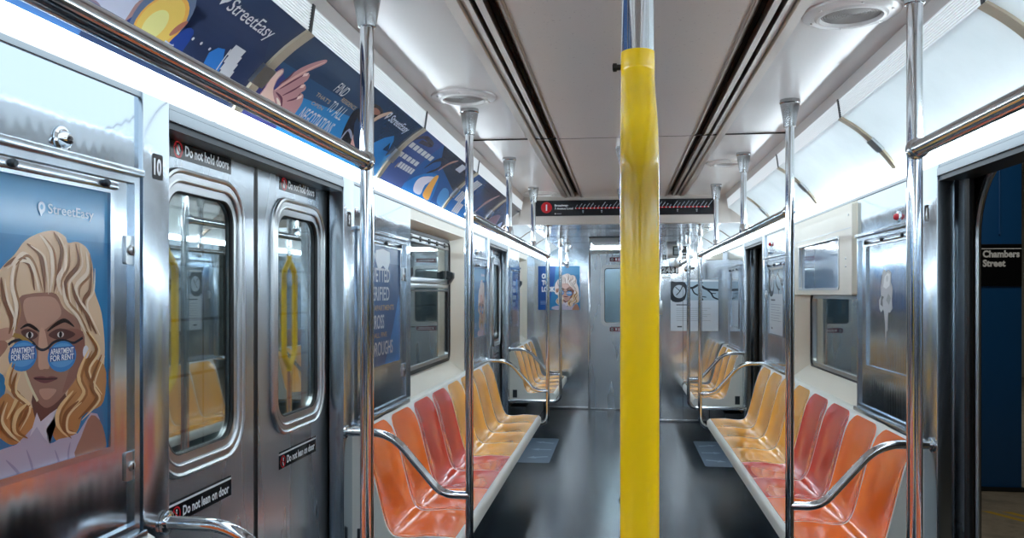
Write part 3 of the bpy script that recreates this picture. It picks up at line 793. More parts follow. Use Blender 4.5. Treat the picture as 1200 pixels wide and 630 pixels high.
# ================================================================== ACCESS PANELS, POSTERS, SIGNS
def access_panel(s, y0, y1, ad, label, locks=(), topbar=True):
    z0, z1 = .895, 1.735; cy = (y0+y1)/2
    t = thing('access_panel', label, 'panel', (s*W, cy, z0), 'steel access panels beside the doors')
    bm = BM(); ring(bm, [(y0, z0), (y1, z0), (y1, z1), (y0, z1)], [(y0+.02, z0+.03), (y1-.02, z0+.03), (y1-.02, z1-.02), (y0+.02, z1-.02)], toX(s*(W-.014)), toX(s*(W+.001)))
    box(bm, s*(W-.026), s*W, y0-.005, y1+.005, z1-.004, z1+.014, 0, .004)
    box(bm, s*(W-.030), s*W, y0-.01, y1+.01, z0-.012, z0+.012, 0, .005); obj('frame', bm, STEEL, t)
    bm = BM(); box(bm, s*(W-.004), s*(W+.002), y0+.02, y1-.02, z0+.03, z1-.02); obj('sheet', bm, SHEET, t, smooth=False)
    a0, a1, b0, b1 = ad
    bm = BM(); rframe(bm, (a0+a1)/2, (b0+b1)/2, a1-a0+.024, b1-b0+.024, .004, .014, toX(s*(W-.013)), toX(s*(W-.003)))
    if topbar: box(bm, s*(W-.020), s*(W-.003), a0-.02, a1+.02, b1+.006, b1+.026, 0, .005)
    fr = obj('poster_frame', bm, STEEL, t)
    if topbar:
        for yy in (a0+.03, cy, a1-.03):
            bm = BM(); lathe(bm, [(.009, s*(W-.019)), (.009, s*(W-.025)), (.006, s*(W-.029))], (0, yy, b1+.016), 12, 'X'); obj('bolt', bm, DARKM, fr)
    for (yy, zz) in locks:
        bm = BM(); slab(bm, rrect(yy, zz, .038, .066, .006), toX(s*(W-.009)), toX(s*(W-.003)))
        lathe(bm, [(.012, s*(W-.008)), (.012, s*(W-.013)), (.009, s*(W-.015))], (0, yy, zz), 16, 'X'); lk = obj('lock_plate', bm, ALU, t)
        bm = BM(); box(bm, s*(W-.0158), s*(W-.0145), yy-.0025, yy+.0025, zz-.008, zz+.008); obj('keyhole', bm, RUB, lk)
    return t
AD1, AD2, AD3, AD4 = (1.10, 1.704, 1.12, 1.684), (3.56, 4.135, 1.12, 1.684), (6.30, 6.86, 1.115, 1.665), (8.58, 9.14, 1.12, 1.684)
access_panel(-1, .975, 1.812, AD1, 'steel access panel with poster frame nearest the viewer, left wall', ((1.785, 1.56), (1.785, 1.062)))
access_panel(-1, 3.432, 4.262, AD2, 'steel access panel with blue text poster, left wall past the near doors', ((4.215, 1.56), (4.215, 1.062)))
access_panel(-1, 6.02, 6.91, AD3, 'steel access panel before the far left doorway', ((6.88, 1.40),))
access_panel(-1, 8.42, 9.20, AD4, 'steel access panel beyond the far left doorway')
access_panel(1, 3.455, 4.275, (3.56, 4.13, 1.12, 1.684), 'steel access panel with empty frame and torn sticker, right wall', ((3.50, 1.40),))
access_panel(1, 6.02, 6.92, (6.17, 6.75, 1.15, 1.66), 'steel access panel with notice, before the far right doorway', ((6.9, 1.45),))
access_panel(1, 8.30, 9.20, (8.45, 9.05, 1.12, 1.684), 'steel access panel beyond the far right doorway')
access_panel(1, .975, 1.812, (1.10, 1.70, 1.12, 1.684), 'steel access panel beside the viewer, right wall')

def woman(P, tf, pale=False):
    """painted woman with blue round sunglasses; tf maps photo-crop points to sheet coordinates"""
    c1 = lambda *a: [tf(x/3.315, 210 + y/3.315) for x, y in a]
    c2 = lambda *a: [tf(x/3.315, 370 + y/3.315) for x, y in a]
    HA, HL, HD, HG = ink('#d8bb9c'), ink('#ecdac6'), ink('#7d5843'), ink('#bd8552')
    SK, SKD, SKL = ink('#946e60'), ink('#63423c'), ink('#b8917f')
    if pale: HA, HL, HD, HG, SK, SKD, SKL = [ink(c) for c in ('#e9dcd6', '#f6efec', '#a5958f', '#d8c3b8', '#c49a92', '#7d5350', '#d9b8b0')]
    hair = [(x/3.315, 210+y/3.315) for x, y in [(-60, 480), (-20, 380), (10, 335), (55, 290), (95, 238), (155, 207), (210, 200), (250, 222), (262, 246), (300, 244), (338, 272), (358, 340), (364, 430), (392, 520), (404, 640)]] + \
           [(x/3.315, 370+y/3.315) for x, y in [(402, 200), (400, 330), (345, 370), (318, 385), (296, 450), (240, 488), (205, 470), (190, 410), (120, 440), (60, 498), (5, 480), (-40, 420), (-20, 350), (15, 300), (10, 230), (-60, 180)]]
    P.poly([tf(*p) for p in hair], HA, 4)
    P.poly(c2((300, 170), (402, 190), (400, 330), (345, 370), (318, 385), (296, 450), (240, 488), (205, 470), (195, 400), (250, 330)), HG, 4)
    P.poly(c2((20, 300), (60, 330), (140, 370), (130, 430), (60, 498), (5, 480), (-30, 420), (-20, 350)), HG, 4)
    P.poly(c2((125, 300), (250, 300), (230, 360), (165, 470), (140, 420)), SKD, 3)
    P.poly(c2((-150, 640), (-30, 530), (60, 500), (130, 425), (150, 440), (190, 495), (225, 478), (300, 455), (350, 375), (385, 402), (312, 470), (290, 545), (300, 660)), ink('#b9b3c9'), 2)
    P.poly(c2((140, 375), (112, 470), (140, 430), (165, 470), (190, 497), (176, 440), (240, 345), (190, 380), (155, 410)), ink('#d5d0dd'))
    P.poly(c2((352, 385), (395, 425), (404, 530), (290, 550), (312, 470)), ink('#a57a69'), 3)
    for a in [((20, 560), (60, 600), (90, 640)), ((100, 520), (120, 580), (130, 640)), ((210, 520), (230, 580), (240, 640)), ((270, 490), (262, 540), (270, 590))]: P.stroke(c2(*a), .006, ink('#9c95b2'), 4, True)
    face = [(x/3.315, 210+y/3.315) for x, y in [(72, 460), (110, 445), (160, 440), (215, 445), (245, 500), (300, 545), (318, 620)]] + [(x/3.315, 370+y/3.315) for x, y in [(325, 120), (318, 180), (298, 235), (250, 300), (205, 345), (168, 355), (130, 310), (108, 240), (58, 150), (55, 60), (66, 0)]]
    P.poly([tf(*p) for p in face], SK, 3)
    P.poly(c1((90, 470), (150, 455), (210, 462), (235, 520), (200, 560), (150, 590), (100, 550)), SKL, 4)
    P.poly(c2((230, 60), (318, 60), (322, 170), (290, 240), (240, 300), (262, 220), (280, 140)), ink('#8a5f54'), 4)
    P.poly(c2((78, 62), (110, 50), (145, 75), (110, 95)), ink('#5a3d3a'), 4); P.poly(c2((185, 75), (230, 48), (290, 70), (240, 95)), ink('#5a3d3a'), 4)
    for e in ((112, 74), (232, 72)): P.disc(*c2(e)[0], .010, .006, ink('#c9c2bd')); P.disc(*c2(e)[0], .005, .006, ink('#27242a'))
    P.stroke(c1((180, 590), (215, 562), (250, 548), (285, 572)), .009, ink('#2f211f'), 5, True); P.stroke(c1((75, 580), (105, 565), (135, 580), (150, 592)), .007, ink('#2f211f'), 5, True)
    P.poly(c2((150, 60), (172, 60), (190, 190), (170, 205), (145, 195)), ink('#c19884'), 3)
    P.poly(c2((125, 240), (158, 234), (178, 238), (198, 234), (222, 242), (180, 260), (150, 256)), ink('#6b3a3f'), 3)
    P.stroke(c2((130, 243), (175, 245), (218, 243)), .003, ink('#3a2023'), 4)
    P.poly(c2((150, 285), (215, 285), (190, 320), (165, 322)), ink('#b88d7c'), 4)
    P.disc(*c2((330, 140))[0], .010, .014, ink('#d8d4de'))
    FRM = ink('#2b2a33')
    P.stroke(c2((28, 112), (48, 98), (85, 92), (120, 100), (140, 122), (160, 132), (182, 124), (205, 102), (240, 94), (280, 104), (300, 96), (318, 84)), .0055, FRM, 4)
    P.stroke(c2((60, 40), (40, 70), (75, 80), (120, 110)), .008, ink('#9c7b45'), 4)
    for (x, y) in ((85, 155), (238, 157)):
        q = c2((x, y))[0]; qx = c2((x+54, y))[0]; qy = c2((x, y-60))[0]; rx, ry = qx[0]-q[0], qy[1]-q[1]
        P.disc(q[0], q[1], rx, ry, ink('#3b7fc0')); P.disc(q[0], q[1]+ry*.08, rx*.93, ry*.78, ink('#5a98d0')); P.rect(q[0]-rx*.9, q[1]-ry*.28, q[0]+rx*.9, q[1]+ry*.62, ink('#3f5f98'))
        P.text('APARTMENT', q[0], q[1]+ry*.18, ry*.36, WHITE, width=rx*1.65, align='C', bold=.02)
        P.text('FOR RENT', q[0], q[1]-ry*.24, ry*.36, WHITE, width=rx*1.65, align='C', bold=.02)
    P.poly(c2((-40, 70), (20, 45), (48, 55), (40, 85), (10, 100), (-30, 130)), ink('#b58a78'), 3)
    P.poly(c2((-40, 110), (10, 95), (25, 120), (-20, 170)), ink('#9c7160'), 3)
    P.stroke(c2((92, 215), (112, 270), (142, 330)), .006, ink('#d9cfae'), 3)
    strands = [((10, 340), (60, 310), (110, 330), (130, 430)), ((40, 330), (85, 290), (120, 330), (150, 435)), ((100, 250), (150, 290), (165, 360), (170, 440)), ((150, 215), (190, 270), (200, 350), (190, 440)), ((205, 205), (235, 270), (225, 350), (205, 435)),
               ((60, 300), (40, 400), (60, 500), (40, 580)), ((0, 380), (10, 460), (40, 540), (30, 600)), ((250, 250), (250, 330), (220, 390), (235, 450)), ((290, 250), (300, 330), (250, 400), (260, 490)), ((330, 280), (335, 360), (290, 420), (300, 520)),
               ((350, 340), (345, 430), (320, 480), (350, 590)), ((240, 400), (250, 470), (290, 520), (330, 600)), ((275, 400), (290, 460), (330, 520), (370, 600))]
    for i, a in enumerate(strands):
        P.stroke(c1(*a), .011, (HD, HL)[i % 2], 5, True); P.stroke(c1(*[(x+14, y+6) for x, y in a]), .006, (HL, ink('#a07a5c'))[i % 2], 5, True)
    st2 = [((330, 60), (370, 130), (330, 210), (380, 300)), ((340, 130), (300, 230), (320, 300), (250, 380)), ((390, 150), (350, 260), (370, 320), (300, 400)), ((280, 290), (225, 360), (220, 420), (260, 470)), ((300, 330), (250, 380), (245, 440), (280, 450)), ((40, 180), (20, 260), (60, 310), (20, 400)), ((60, 220), (45, 290), (100, 350), (60, 440)), ((100, 340), (60, 380), (50, 440), (90, 470)), ((10, 330), (-10, 400), (20, 450), (60, 485))]
    for i, a in enumerate(st2):
        P.stroke(c2(*a), .012, (ink('#8a5a34'), ink('#e8c48e'))[i % 2], 5, True); P.stroke(c2(*[(x+12, y+5) for x, y in a]), .007, (ink('#edd0a0'), ink('#9c6a3c'))[i % 2], 5, True)
def pin_logo(P, x, y, h, m, m2):
    P.disc(x, y+h*.58, h*.34, h*.38, m); P.poly([(x-h*.28, y+h*.4), (x+h*.28, y+h*.4), (x-h*.05, y)], m); P.disc(x, y+h*.6, h*.14, h*.18, m2)
def woman_poster(s_f, size, name, label, loc, words, full, pale=False):
    """size (w, h); artwork shared by the posters"""
    w, h = size; P = Print()
    P.rect(0, 0, w, h, ink('#2d79ad')); P.rect(0, h*.80, w, h, ink('#3c8abb'))
    def tf(u, v):
        Y, Z = mX(u, v, -1.146); return ((Y - 1.10)/.604*w, (Z - 1.12)/.564*h)
    if full: P.poly([(0, 0), (w*.26, 0), (w*.33, h*.4), (w*.40, h*.7), (w*.42, h), (0, h)], ink('#1d4f96'))
    woman(P, tf, full or pale)
    for t, y, ww in words: P.text(t, w*.09, h*y, h*.105, WHITE, width=w*ww, bold=.06)
    for i in range(3): P.rect(w*.06, h*(.19-.03*i), w*.22, h*(.20-.03*i), ink('#86a9d6'))
    lx = w*.60 if not full else w*.7
    if not full:
        a = tf(47, 252); b = tf(108, 262); pin_logo(P, a[0], a[1]-.002, .030, ink('#b9d3e6'), ink('#3c8abb'))
        P.text('StreetEasy', a[0]+.018, a[1]+.006, .019, ink('#b9d3e6'), width=b[0]-a[0]-.018, bold=.01)
    P.clip(0, 0, w, h)
    return tag(P.build(name, s_f), label, 'poster')
f1 = onleft(-(W-.0055)); woman_poster(lambda x, y, h: f1(1.10+x, 1.12+y, h), (.604, .564), 'poster', 'framed poster of a blonde woman in blue round sunglasses, nearest the viewer', None, [('OR', .72, .16), ('TO', .57, .17), ('LOOK', .42, .32)], False)
fe = onend(YEND-.009); woman_poster(lambda x, y, h: fe(-1.06+x, 1.252+y, h), (.53, .555), 'poster', 'blue poster of a blonde woman in sunglasses on the far end wall', None, [('OR', .72, .16), ('TO', .57, .17), ('LOOK', .42, .32)], True)
f3 = onleft(-(W-.0055)); woman_poster(lambda x, y, h: f3(6.30+x, 1.115+y, h), (.56, .55), 'poster', 'framed poster of a pale blonde woman, left wall before the far doorway', None, [], False, True)
# text posters
def text_poster(label, y0, z0, w, h):
    P = Print(); B = ink('#33527f')
    P.rect(0, 0, w, h, B); P.poly([(w*.55, 0), (w, 0), (w, h*.6), (w*.8, h*.3)], ink('#2b6db0')); P.rect(0, h*.86, w, h, ink('#4f6f96'))
    T, O = ink('#c4ccd6'), ink('#a08a6e')
    P.poly([(w*.30, h*.96), (w*.70, h*.96), (w*.64, h*.80), (w*.5, h*.84), (w*.36, h*.80)], ink('#cfdbe4'), 2)
    P.text("WE'VE", w*.12, h*.885, h*.05, T, width=w*.2, bold=.02)
    P.text('VETTED', w*.20, h*.70, h*.115, T, width=w*.50, bold=.01); P.text('&', w*.09, h*.71, h*.07, O, width=w*.07)
    P.text('VERIFIED', w*.09, h*.545, h*.115, T, width=w*.60, bold=.01)
    P.text('APARTMENTS', w*.25, h*.46, h*.045, O, width=w*.58, bold=.02)
    P.text('ACROSS', w*.09, h*.31, h*.115, T, width=w*.44, bold=.01)
    P.text('ALL FIVE', w*.25, h*.235, h*.04, O, width=w*.36, bold=.02)
    P.text('BOROUGHS', w*.09, h*.085, h*.115, T, width=w*.70, bold=.01)
    f = onleft(-(W-.0055)); return tag(P.build('poster', lambda x, y, hh: f(y0+x, z0+y, hh)), label, 'poster')
text_poster('framed blue poster of white text lines, left wall past the near doors', 3.56, 1.12, .575, .564)
P = Print(); P.rect(0, 0, .56, .564, ink('#2a5fa6')); P.poly([(0, 0), (.56, 0), (.56, .14), (.25, .2), (0, .12)], ink('#8d7a8f'), 3)
for i in range(4): P.rect(.08, .20+.075*i, .30+.05*(i % 2), .245+.075*i, ink('#b8cbe4'))
P.disc(.40, .42, .09, .08, ink('#5b93cf')); fq = onleft(-(W-.0055)); P.clip(0, 0, .56, .564)
tag(P.build('poster', lambda x, y, h: fq(8.58+x, 1.12+y, h)), 'small framed blue poster beyond the far left doorway', 'poster')
# paper notices (tree branches above a letter)
def notice(f, w, h, label):
    P = Print(); P.rect(0, 0, w, h, ink('#cfd8e2')); P.rect(0, h*.60, w, h, ink('#a9bccb')); P.rect(0, h*.965, w, h, WHITE)
    D = ink('#2a3038')
    P.poly([(0, h*.62), (0, h*.95), (w*.10, h*.96), (w*.30, h*.95), (w*.34, h*.80), (w*.30, h*.62), (w*.16, h*.56)], D, 3); P.disc(w*.18, h*.77, w*.13, h*.13, ink('#b9c6d2'))
    for a, t in [(((.32, .88), (.45, .84), (.60, .90), (.75, .82), (1.0, .80)), .03), (((.45, .84), (.50, .74), (.62, .68), (.68, .60)), .018), (((.75, .82), (.85, .74), (.9, .66), (1.0, .62)), .02), (((.60, .90), (.68, .95)), .014), (((.62, .68), (.75, .66)), .012), (((.12, .70), (.2, .78), (.25, .88)), .012), (((.2, .78), (.10, .86)), .01), (((.85, .74), (.95, .73)), .01)]:
        P.stroke([(x*w, y*h) for x, y in a], t*w*1.6, D, 4)
    P.rect(w*.12, h*.50, w*.42, h*.52, ink('#4a515a'))
    for i in range(7): P.rect(w*.12, h*(.44-.04*i), w*(.84 - .07*(i % 3)), h*(.446-.04*i), ink('#8d959f'))
    P.rect(w*.14, h*.07, w*.24, h*.095, ink('#3d444c'))
    P.clip(0, 0, w, h); return tag(P.build('notice', f), label, 'poster')
fc = onend(YCAB-.002); notice(lambda x, y, h: fc(.545+x, 1.035+y, h), .53, .58, 'white paper notice with tree branch picture on the steel cab wall')
fr_ = onright(W-.0055); notice(lambda x, y, h: fr_(-6.75+x, 1.15+y, h), .58, .51, 'white paper notice with tree branch picture in a right wall frame')
# torn sticker
P = Print(); pale = ink('#b8bcc2', .4)
P.poly([(.005, .03), (.03, .015), (.06, .03), (.075, .01), (.12, .02), (.15, .015), (.185, .035), (.18, .075), (.19, .12), (.165, .15), (.17, .19), (.13, .205), (.10, .195), (.07, .21), (.045, .19), (.05, .15), (.02, .13), (.03, .09), (.0, .07)], pale)
P.poly([(.07, .02), (.13, .02), (.12, -.03), (.125, -.06), (.105, -.07), (.10, -.125), (.085, -.09), (.088, -.04)], pale)
P.poly([(.06, .13), (.10, .12), (.15, .135), (.155, .185), (.12, .19), (.08, .175)], ink('#dfe3e6', .4)); P.poly([(.02, .05), (.055, .04), (.05, .07), (.07, .085), (.035, .09)], ink('#4a4f56', .4)); P.poly([(.10, .07), (.14, .05), (.17, .08), (.13, .10)], ink('#8f959c', .4)); P.disc(.115, .165, .018, .014, ink('#c4c9ce', .4))
ft = onright(W-.0045); tag(P.build('torn_sticker', lambda x, y, h: ft(-3.955+x, 1.36+y, h)), 'torn pale sticker remnant in the empty frame on the right wall', 'sticker')

# ---- overhead advertising cards
def mA(u, v):
    d = ray(u, v); p0, p1 = ARC[0], ARC[-1]; ax, az = p1[0]-p0[0], p1[1]-p0[1]
    # (|x|-p0x)*az - (z-p0z)*ax = 0 with x on the left
    t = (( -CX - p0[0])*az - (CZ - p0[1])*ax) / (d.x*az + d.z*ax)
    Y = d.y*t; z = CZ + d.z*t
    return Y, ALEN*(z - p1[1])/(p0[1]-p1[1])
def card(k, art, label):
    y0, y1 = MODS[k]; w = y1-y0-.024; P = Print(); A0 = y0+.012
    tf = lambda u, v: (lambda q: (q[0]-A0, q[1]))(mA(u, v))
    art(P, tf, w); P.clip(0, 0, w, ALEN); 
    L = [ALEN - b for b in ARCL[1:-1]]; P.cuts(L)
    f = onarc(-1, A0)
    return tag(P.build('advertising_card', f), label, 'advert', 'overhead advertising cards on the left')
def T(P, tf, body, tl, tr, bl, m, bold=.0):
    a, b, c = tf(*tl), tf(*tr), tf(*bl); P.text(body, a[0], c[1], abs(a[1]-c[1]), m, width=max(.02, b[0]-a[0]), bold=bold)
LT, TAN = ink('#dfe3ea'), ink('#c9b294')
def art1(P, tf, w):
    q = lambda *a: [tf(75 + x/5.725, y/5.725) for x, y in a]
    P.rect(0, 0, w, ALEN, adk('#2b3853')); P.rect(0, 0, w*.5, ALEN, adk('#3b5f8f')); P.poly(q((800, -20), (1000, 140), (830, 260), (900, 500), (1200, 640), (1400, 300), (1000, -60)), adk('#283350'), 3)
    P.poly(q((-300, -80), (100, 10), (180, 60), (60, 60), (-300, 0)), adk('#c7a6a3'), 3)
    P.poly(q((80, 20), (230, 10), (420, 30), (560, 20), (530, 90), (440, 165), (380, 205), (250, 140), (150, 90), (60, 60)), adk('#b7bdd0'), 3)
    P.stroke(q((130, 40), (230, 40), (270, 90), (250, 135), (190, 120)), .006, adk('#8a7f92'), 5)
    P.poly(q((540, 40), (650, 20), (800, -10), (780, 40), (660, 95), (510, 140), (420, 190), (470, 120)), adk('#9a7c7c'), 3); P.poly(q((470, 150), (600, 90), (560, 160), (440, 230), (390, 210)), adk('#2c3f74'), 3)
    P.poly(q((560, 180), (480, 240), (620, 330), (700, 370), (740, 260), (640, 290)), adk('#cf9460'), 3)
    P.disc(*q((690, 150))[0], .075, .082, adk('#5a6a86')); P.disc(*q((676, 188))[0], .066, .07, adk('#d9a050')); P.disc(*q((672, 185))[0], .058, .062, adk('#e6b75f')); P.disc(*q((640, 195))[0], .03, .035, adk('#f0cf8a'))
    P.poly(q((705, 365), (780, 400), (900, 260), (860, 220), (740, 300)), adk('#263f85'), 3); P.stroke(q((735, 265), (800, 220), (862, 178)), .018, adk('#a2695a'), 4, True); P.stroke(q((700, 300), (740, 330), (760, 325)), .006, adk('#b9c3da'), 3)
    P.poly(q((940, 520), (1000, 380), (1110, 360), (1040, 540)), adk('#2d6cb3'), 2)
    P.stroke(q((1020, 520), (1150, 360)), .004, LT, 0)
    for i in range(4): P.rect(*(q((1040+28*i, 530-45*i))[0]), *[a+b for a, b in zip(q((1040+28*i, 530-45*i))[0], (.05, .03))], LT)
    for x, y in ((895, 290), (950, 320), (1005, 357)): P.disc(*q((x, y))[0], .004, .004, LT)
    P.disc(*q((842, 440))[0], .008, .008, LT)
    a = tf(270, 8); b = tf(324, 40); pin_logo(P, a[0]-.012, a[1]-.012, .045, LT, adk('#2b3853')); P.text('StreetEasy', a[0]+.012, a[1]-.012, .034, LT, width=b[0]-a[0], bold=.005)
def art2(P, tf, w):
    q = lambda *a: [tf(280 + x/4.844, 50 + y/4.844) for x, y in a]; c = lambda x, y: (280 + x/4.844, 50 + y/4.844)
    P.rect(0, 0, w, ALEN, adk('#2f76ad')); P.poly([(0, ALEN), (w, ALEN), (w, ALEN*.45), (w*.55, ALEN*.55), (0, ALEN*.35)], adk('#2c4a6c')); P.poly([(0, ALEN), (w, ALEN), (w, ALEN*.72), (0, ALEN*.62)], adk('#2a3b54'))
    P.poly([(0, 0), (w*.2, 0), (w*.08, ALEN*.5), (0, ALEN*.6)], adk('#3a3d6e'))
    P.poly(q((110, 350), (165, 275), (215, 205), (262, 172), (276, 175), (272, 200), (240, 235), (218, 290), (290, 232), (370, 165), (478, 112), (508, 108), (498, 132), (440, 168), (398, 192), (421, 200), (410, 232), (388, 252), (400, 268), (396, 290), (372, 306), (386, 318), (376, 362), (330, 420), (300, 440), (200, 400)), adk('#a87d80'), 3)
    P.poly(q((120, 345), (170, 275), (215, 212), (262, 178), (270, 192), (235, 235), (212, 300), (225, 390), (180, 390)), adk('#dcb3a8'), 3)
    P.stroke(q((225, 290), (290, 250), (400, 180), (500, 120)), .012, adk('#c59c96'), 4, True)
    for a in [((250, 285), (320, 245), (395, 200)), ((265, 320), (330, 290), (385, 255)), ((290, 350), (345, 335), (372, 306)), ((230, 300), (260, 340), (250, 400)), ((340, 180), (300, 225), (245, 260))]: P.stroke(q(*a), .008, adk('#5e3a48'), 4, True)
    for a in [((385, 205), (412, 200)), ((370, 270), (392, 268)), ((350, 335), (378, 325))]: P.stroke(q(*a), .012, adk('#e2b9b6'), 0)
    P.stroke(q((232, 330), (245, 370), (240, 400)), .010, adk('#e8c6bd'), 4, True)
    T(P, tf, 'StreetEasy', c(275, 65), c(375, 8), c(283, 80), adk('#5f5a60'))
    T(P, tf, 'FIND', c(600, 240), c(655, 275), c(548, 288), LT); T(P, tf, 'RESIDENCE', c(612, 330), c(688, 382), c(592, 348), TAN)
    T(P, tf, "THAT'S", c(470, 302), c(543, 352), c(455, 322), TAN); T(P, tf, 'OPEN', c(442, 350), c(502, 388), c(428, 368), TAN)
    T(P, tf, 'TO', c(565, 348), c(590, 366), c(508, 398), LT); T(P, tf, 'ALL', c(600, 372), c(645, 400), c(542, 432), LT); T(P, tf, 'NEGOTIATIONS', c(400, 380), c(568, 480), c(345, 455), LT, .005)
    P.poly(q((630, 470), (690, 390), (760, 440), (700, 620), (590, 590)), adk('#23242e'), 3); P.stroke(q((590, 560), (640, 510), (660, 560), (690, 500)), .01, adk('#8a8fa0'), 3)
    P.poly(q((640, 600), (680, 500), (700, 620)), adk('#c49b94')); art3(P, tf, w)
def art3(P, tf, w):
    q = lambda *a: [tf(435 + x/3.706, 100 + y/3.706) for x, y in a]; c = lambda x, y: (435 + x/3.706, 100 + y/3.706)
    P.poly(q((60, 60), (240, 200), (150, 280), (-30, 340), (-60, 180)), adk('#273852'), 3); P.poly(q((-40, 300), (110, 230), (60, 330), (-20, 380)), adk('#2f6ea8'), 3)
    P.poly(q((-40, 110), (30, 90), (60, 130), (20, 175), (-40, 170)), adk('#3b3436'), 3); P.stroke(q((0, 185), (40, 150), (95, 122)), .03, adk('#b39a86'), 4, True); P.stroke(q((-30, 150), (10, 120), (45, 135)), .03, adk('#8a5f52'), 4, True)
    a, b = c(82, 140), c(165, 190); pa, pb = tf(*a), tf(*b); pin_logo(P, pa[0], pa[1]-.02, .04, LT, adk('#263148')); P.text('StreetEasy', pa[0]+.03, pa[1]-.014, .03, LT, width=max(.1, pb[0]-pa[0]))
    P.poly(q((60, 290), (95, 260), (85, 300)), adk('#12325c'))
def art4(P, tf, w):
    q = lambda *a: [tf(435 + x/3.706, 100 + y/3.706) for x, y in a]; c = lambda x, y: (435 + x/3.706, 100 + y/3.706)
    P.rect(0, 0, w, ALEN, adk('#2c5288')); P.rect(0, 0, w*.3, ALEN, adk('#3b4d7e')); P.poly([(w*.3, ALEN), (w, ALEN), (w, ALEN*.4), (w*.5, ALEN*.7)], adk('#2a3346')); P.poly([(w*.3, 0), (w*.75, 0), (w*.62, ALEN*.5), (w*.42, ALEN*.4)], adk('#2a6cb0'), 3)
    P.stroke(q((190, 245), (240, 230), (270, 270), (220, 250)), .02, adk('#45424e'), 4)
    for tl, tr, bl, m in [((190, 255), (285, 325), (168, 272), LT), ((125, 285), (222, 350), (112, 305), LT), ((140, 340), (195, 385), (120, 360), LT)]:
        a, b, d = tf(*c(*tl)), tf(*c(*tr)), tf(*c(*bl)); n = 2
        for i in range(6): 
            x = a[0] + (b[0]-a[0])*i/6; P.rect(x, d[1], x + (b[0]-a[0])/6*.8, a[1], m)
    P.rect(*q((112, 365))[0], *q((128, 345))[0], TAN); P.disc(*q((62, 362))[0], .03, .03, adk('#6a5a72'))
    P.poly(q((185, 460), (200, 425), (235, 405), (290, 410), (240, 440), (215, 475)), adk('#c3c3d6'), 3); P.stroke(q((240, 370), (290, 335), (330, 330), (300, 370), (250, 390)), .03, adk('#27283a'), 4, True)
    P.poly(q((225, 480), (245, 450), (285, 405), (302, 405), (275, 455), (248, 498)), adk('#d59a4e'), 3); P.stroke(q((300, 380), (345, 345), (380, 330)), .025, adk('#a07f74'), 4, True)
    P.poly(q((285, 510), (320, 455), (345, 470), (330, 530)), adk('#4b86c0'), 3); P.rect(*q((370, 372))[0], *[a+b for a, b in zip(q((370, 372))[0], (.12, .045))], adk('#a9b2bf'))
def art5(P, tf, w):
    q = lambda *a: [tf(435 + x/3.706, 100 + y/3.706) for x, y in a]
    P.rect(0, 0, w, ALEN, adk('#2f4d7c')); P.poly([(w*.25, ALEN), (w, ALEN), (w, ALEN*.3), (w*.5, ALEN*.6)], adk('#35384c')); P.poly([(0, 0), (w*.5, 0), (w*.4, ALEN*.4), (0, ALEN*.5)], adk('#2c66a6'))
    for x, y in ((450, 430), (390, 480), (370, 525)):
        a = q((x, y))[0]
        for i in range(4): P.rect(a[0]+.045*i, a[1]-.04, a[0]+.045*i+.035, a[1]+.025, LT)
    P.stroke(q((450, 560), (500, 520), (560, 480)), .05, adk('#9a7f7d'), 4, True); P.stroke(q((520, 590), (560, 540), (585, 500)), .05, adk('#7c6a88'), 4, True); P.stroke(q((545, 610), (580, 560), (600, 540)), .04, adk('#b5bfd4'), 4, True)
def art6(P, tf, w):
    P.rect(0, 0, w, ALEN, adk('#33507e')); P.poly([(w*.3, ALEN), (w, ALEN), (w, ALEN*.5)], adk('#2a3346')); P.poly([(w*.1, 0), (w*.6, 0), (w*.5, ALEN*.5), (w*.2, ALEN*.4)], adk('#8a7480'), 3); P.poly([(w*.6, 0), (w*.95, 0), (w*.8, ALEN*.4)], adk('#a9b6cf'), 3)
for k, art, lb in ((1, art1, 'overhead advert with a yellow round shape and white shirt, nearest the viewer'), (2, art2, 'overhead advert showing a pointing hand on blue'),
                   (3, art4, 'overhead advert with white text blocks and a white sleeve'), (4, art5, 'dark overhead advert with pale diagonal arms, second from the route map'), (5, art6, 'last overhead advert before the route map header')):
    card(k, art, lb)
P = Print(); P.rect(0, 0, 1.17, ALEN, ink('#2b3853')); P.rect(.6, .05, 1.1, .2, ink('#3a6fa5')); P.cuts([ALEN-b for b in ARCL[1:-1]])
tag(P.build('advertising_card', onarc(-1, -.44)), 'overhead dark blue advert beside the viewer, out of the picture', 'advert', 'overhead advertising cards on the left')
EXPO = 0.52
# ================================================================== SMALL FITTINGS
def speaker(x, y, zc, label):
    t = thing('ceiling_speaker', label, 'speaker', (x, y, zc), 'round ceiling speakers')
    bm = BM(); lathe(bm, [(.124, zc), (.122, zc-.006), (.116, zc-.009), (.092, zc-.011), (.086, zc-.016), (.080, zc-.016), (.077, zc-.010), (.077, zc)], (x, y, 0), 40)
    for k in range(6): a = PI/6 + k*PI/3; lathe(bm, [(.004, zc-.009), (.004, zc-.0135)], (x+.103*math.cos(a), y+.103*math.sin(a), 0), 8)
    obj('ring', bm, CEILW, t)
    bm = BM()
    prof = [(.002, zc-.006)]
    for k in range(1, 13): prof += [(.0062*k-.0026, zc-.0035), (.0062*k-.0022, zc-.0075), (.0062*k, zc-.0075)]
    lathe(bm, prof + [(.0775, zc-.003)], (x, y, 0), 40); obj('grille', bm, mat('speaker_grille', '#9a9794', .5), t)
speaker(-.605, 3.07, 2.2, 'round speaker in the left ceiling above the second pole')
speaker(.582, 2.28, 2.2, 'round speaker in the right ceiling nearest the viewer')
speaker(.585, 4.80, 2.2, 'round speaker in the right ceiling farther along')
speaker(-.60, 6.10, 2.2, 'round speaker in the left ceiling just before the route map')
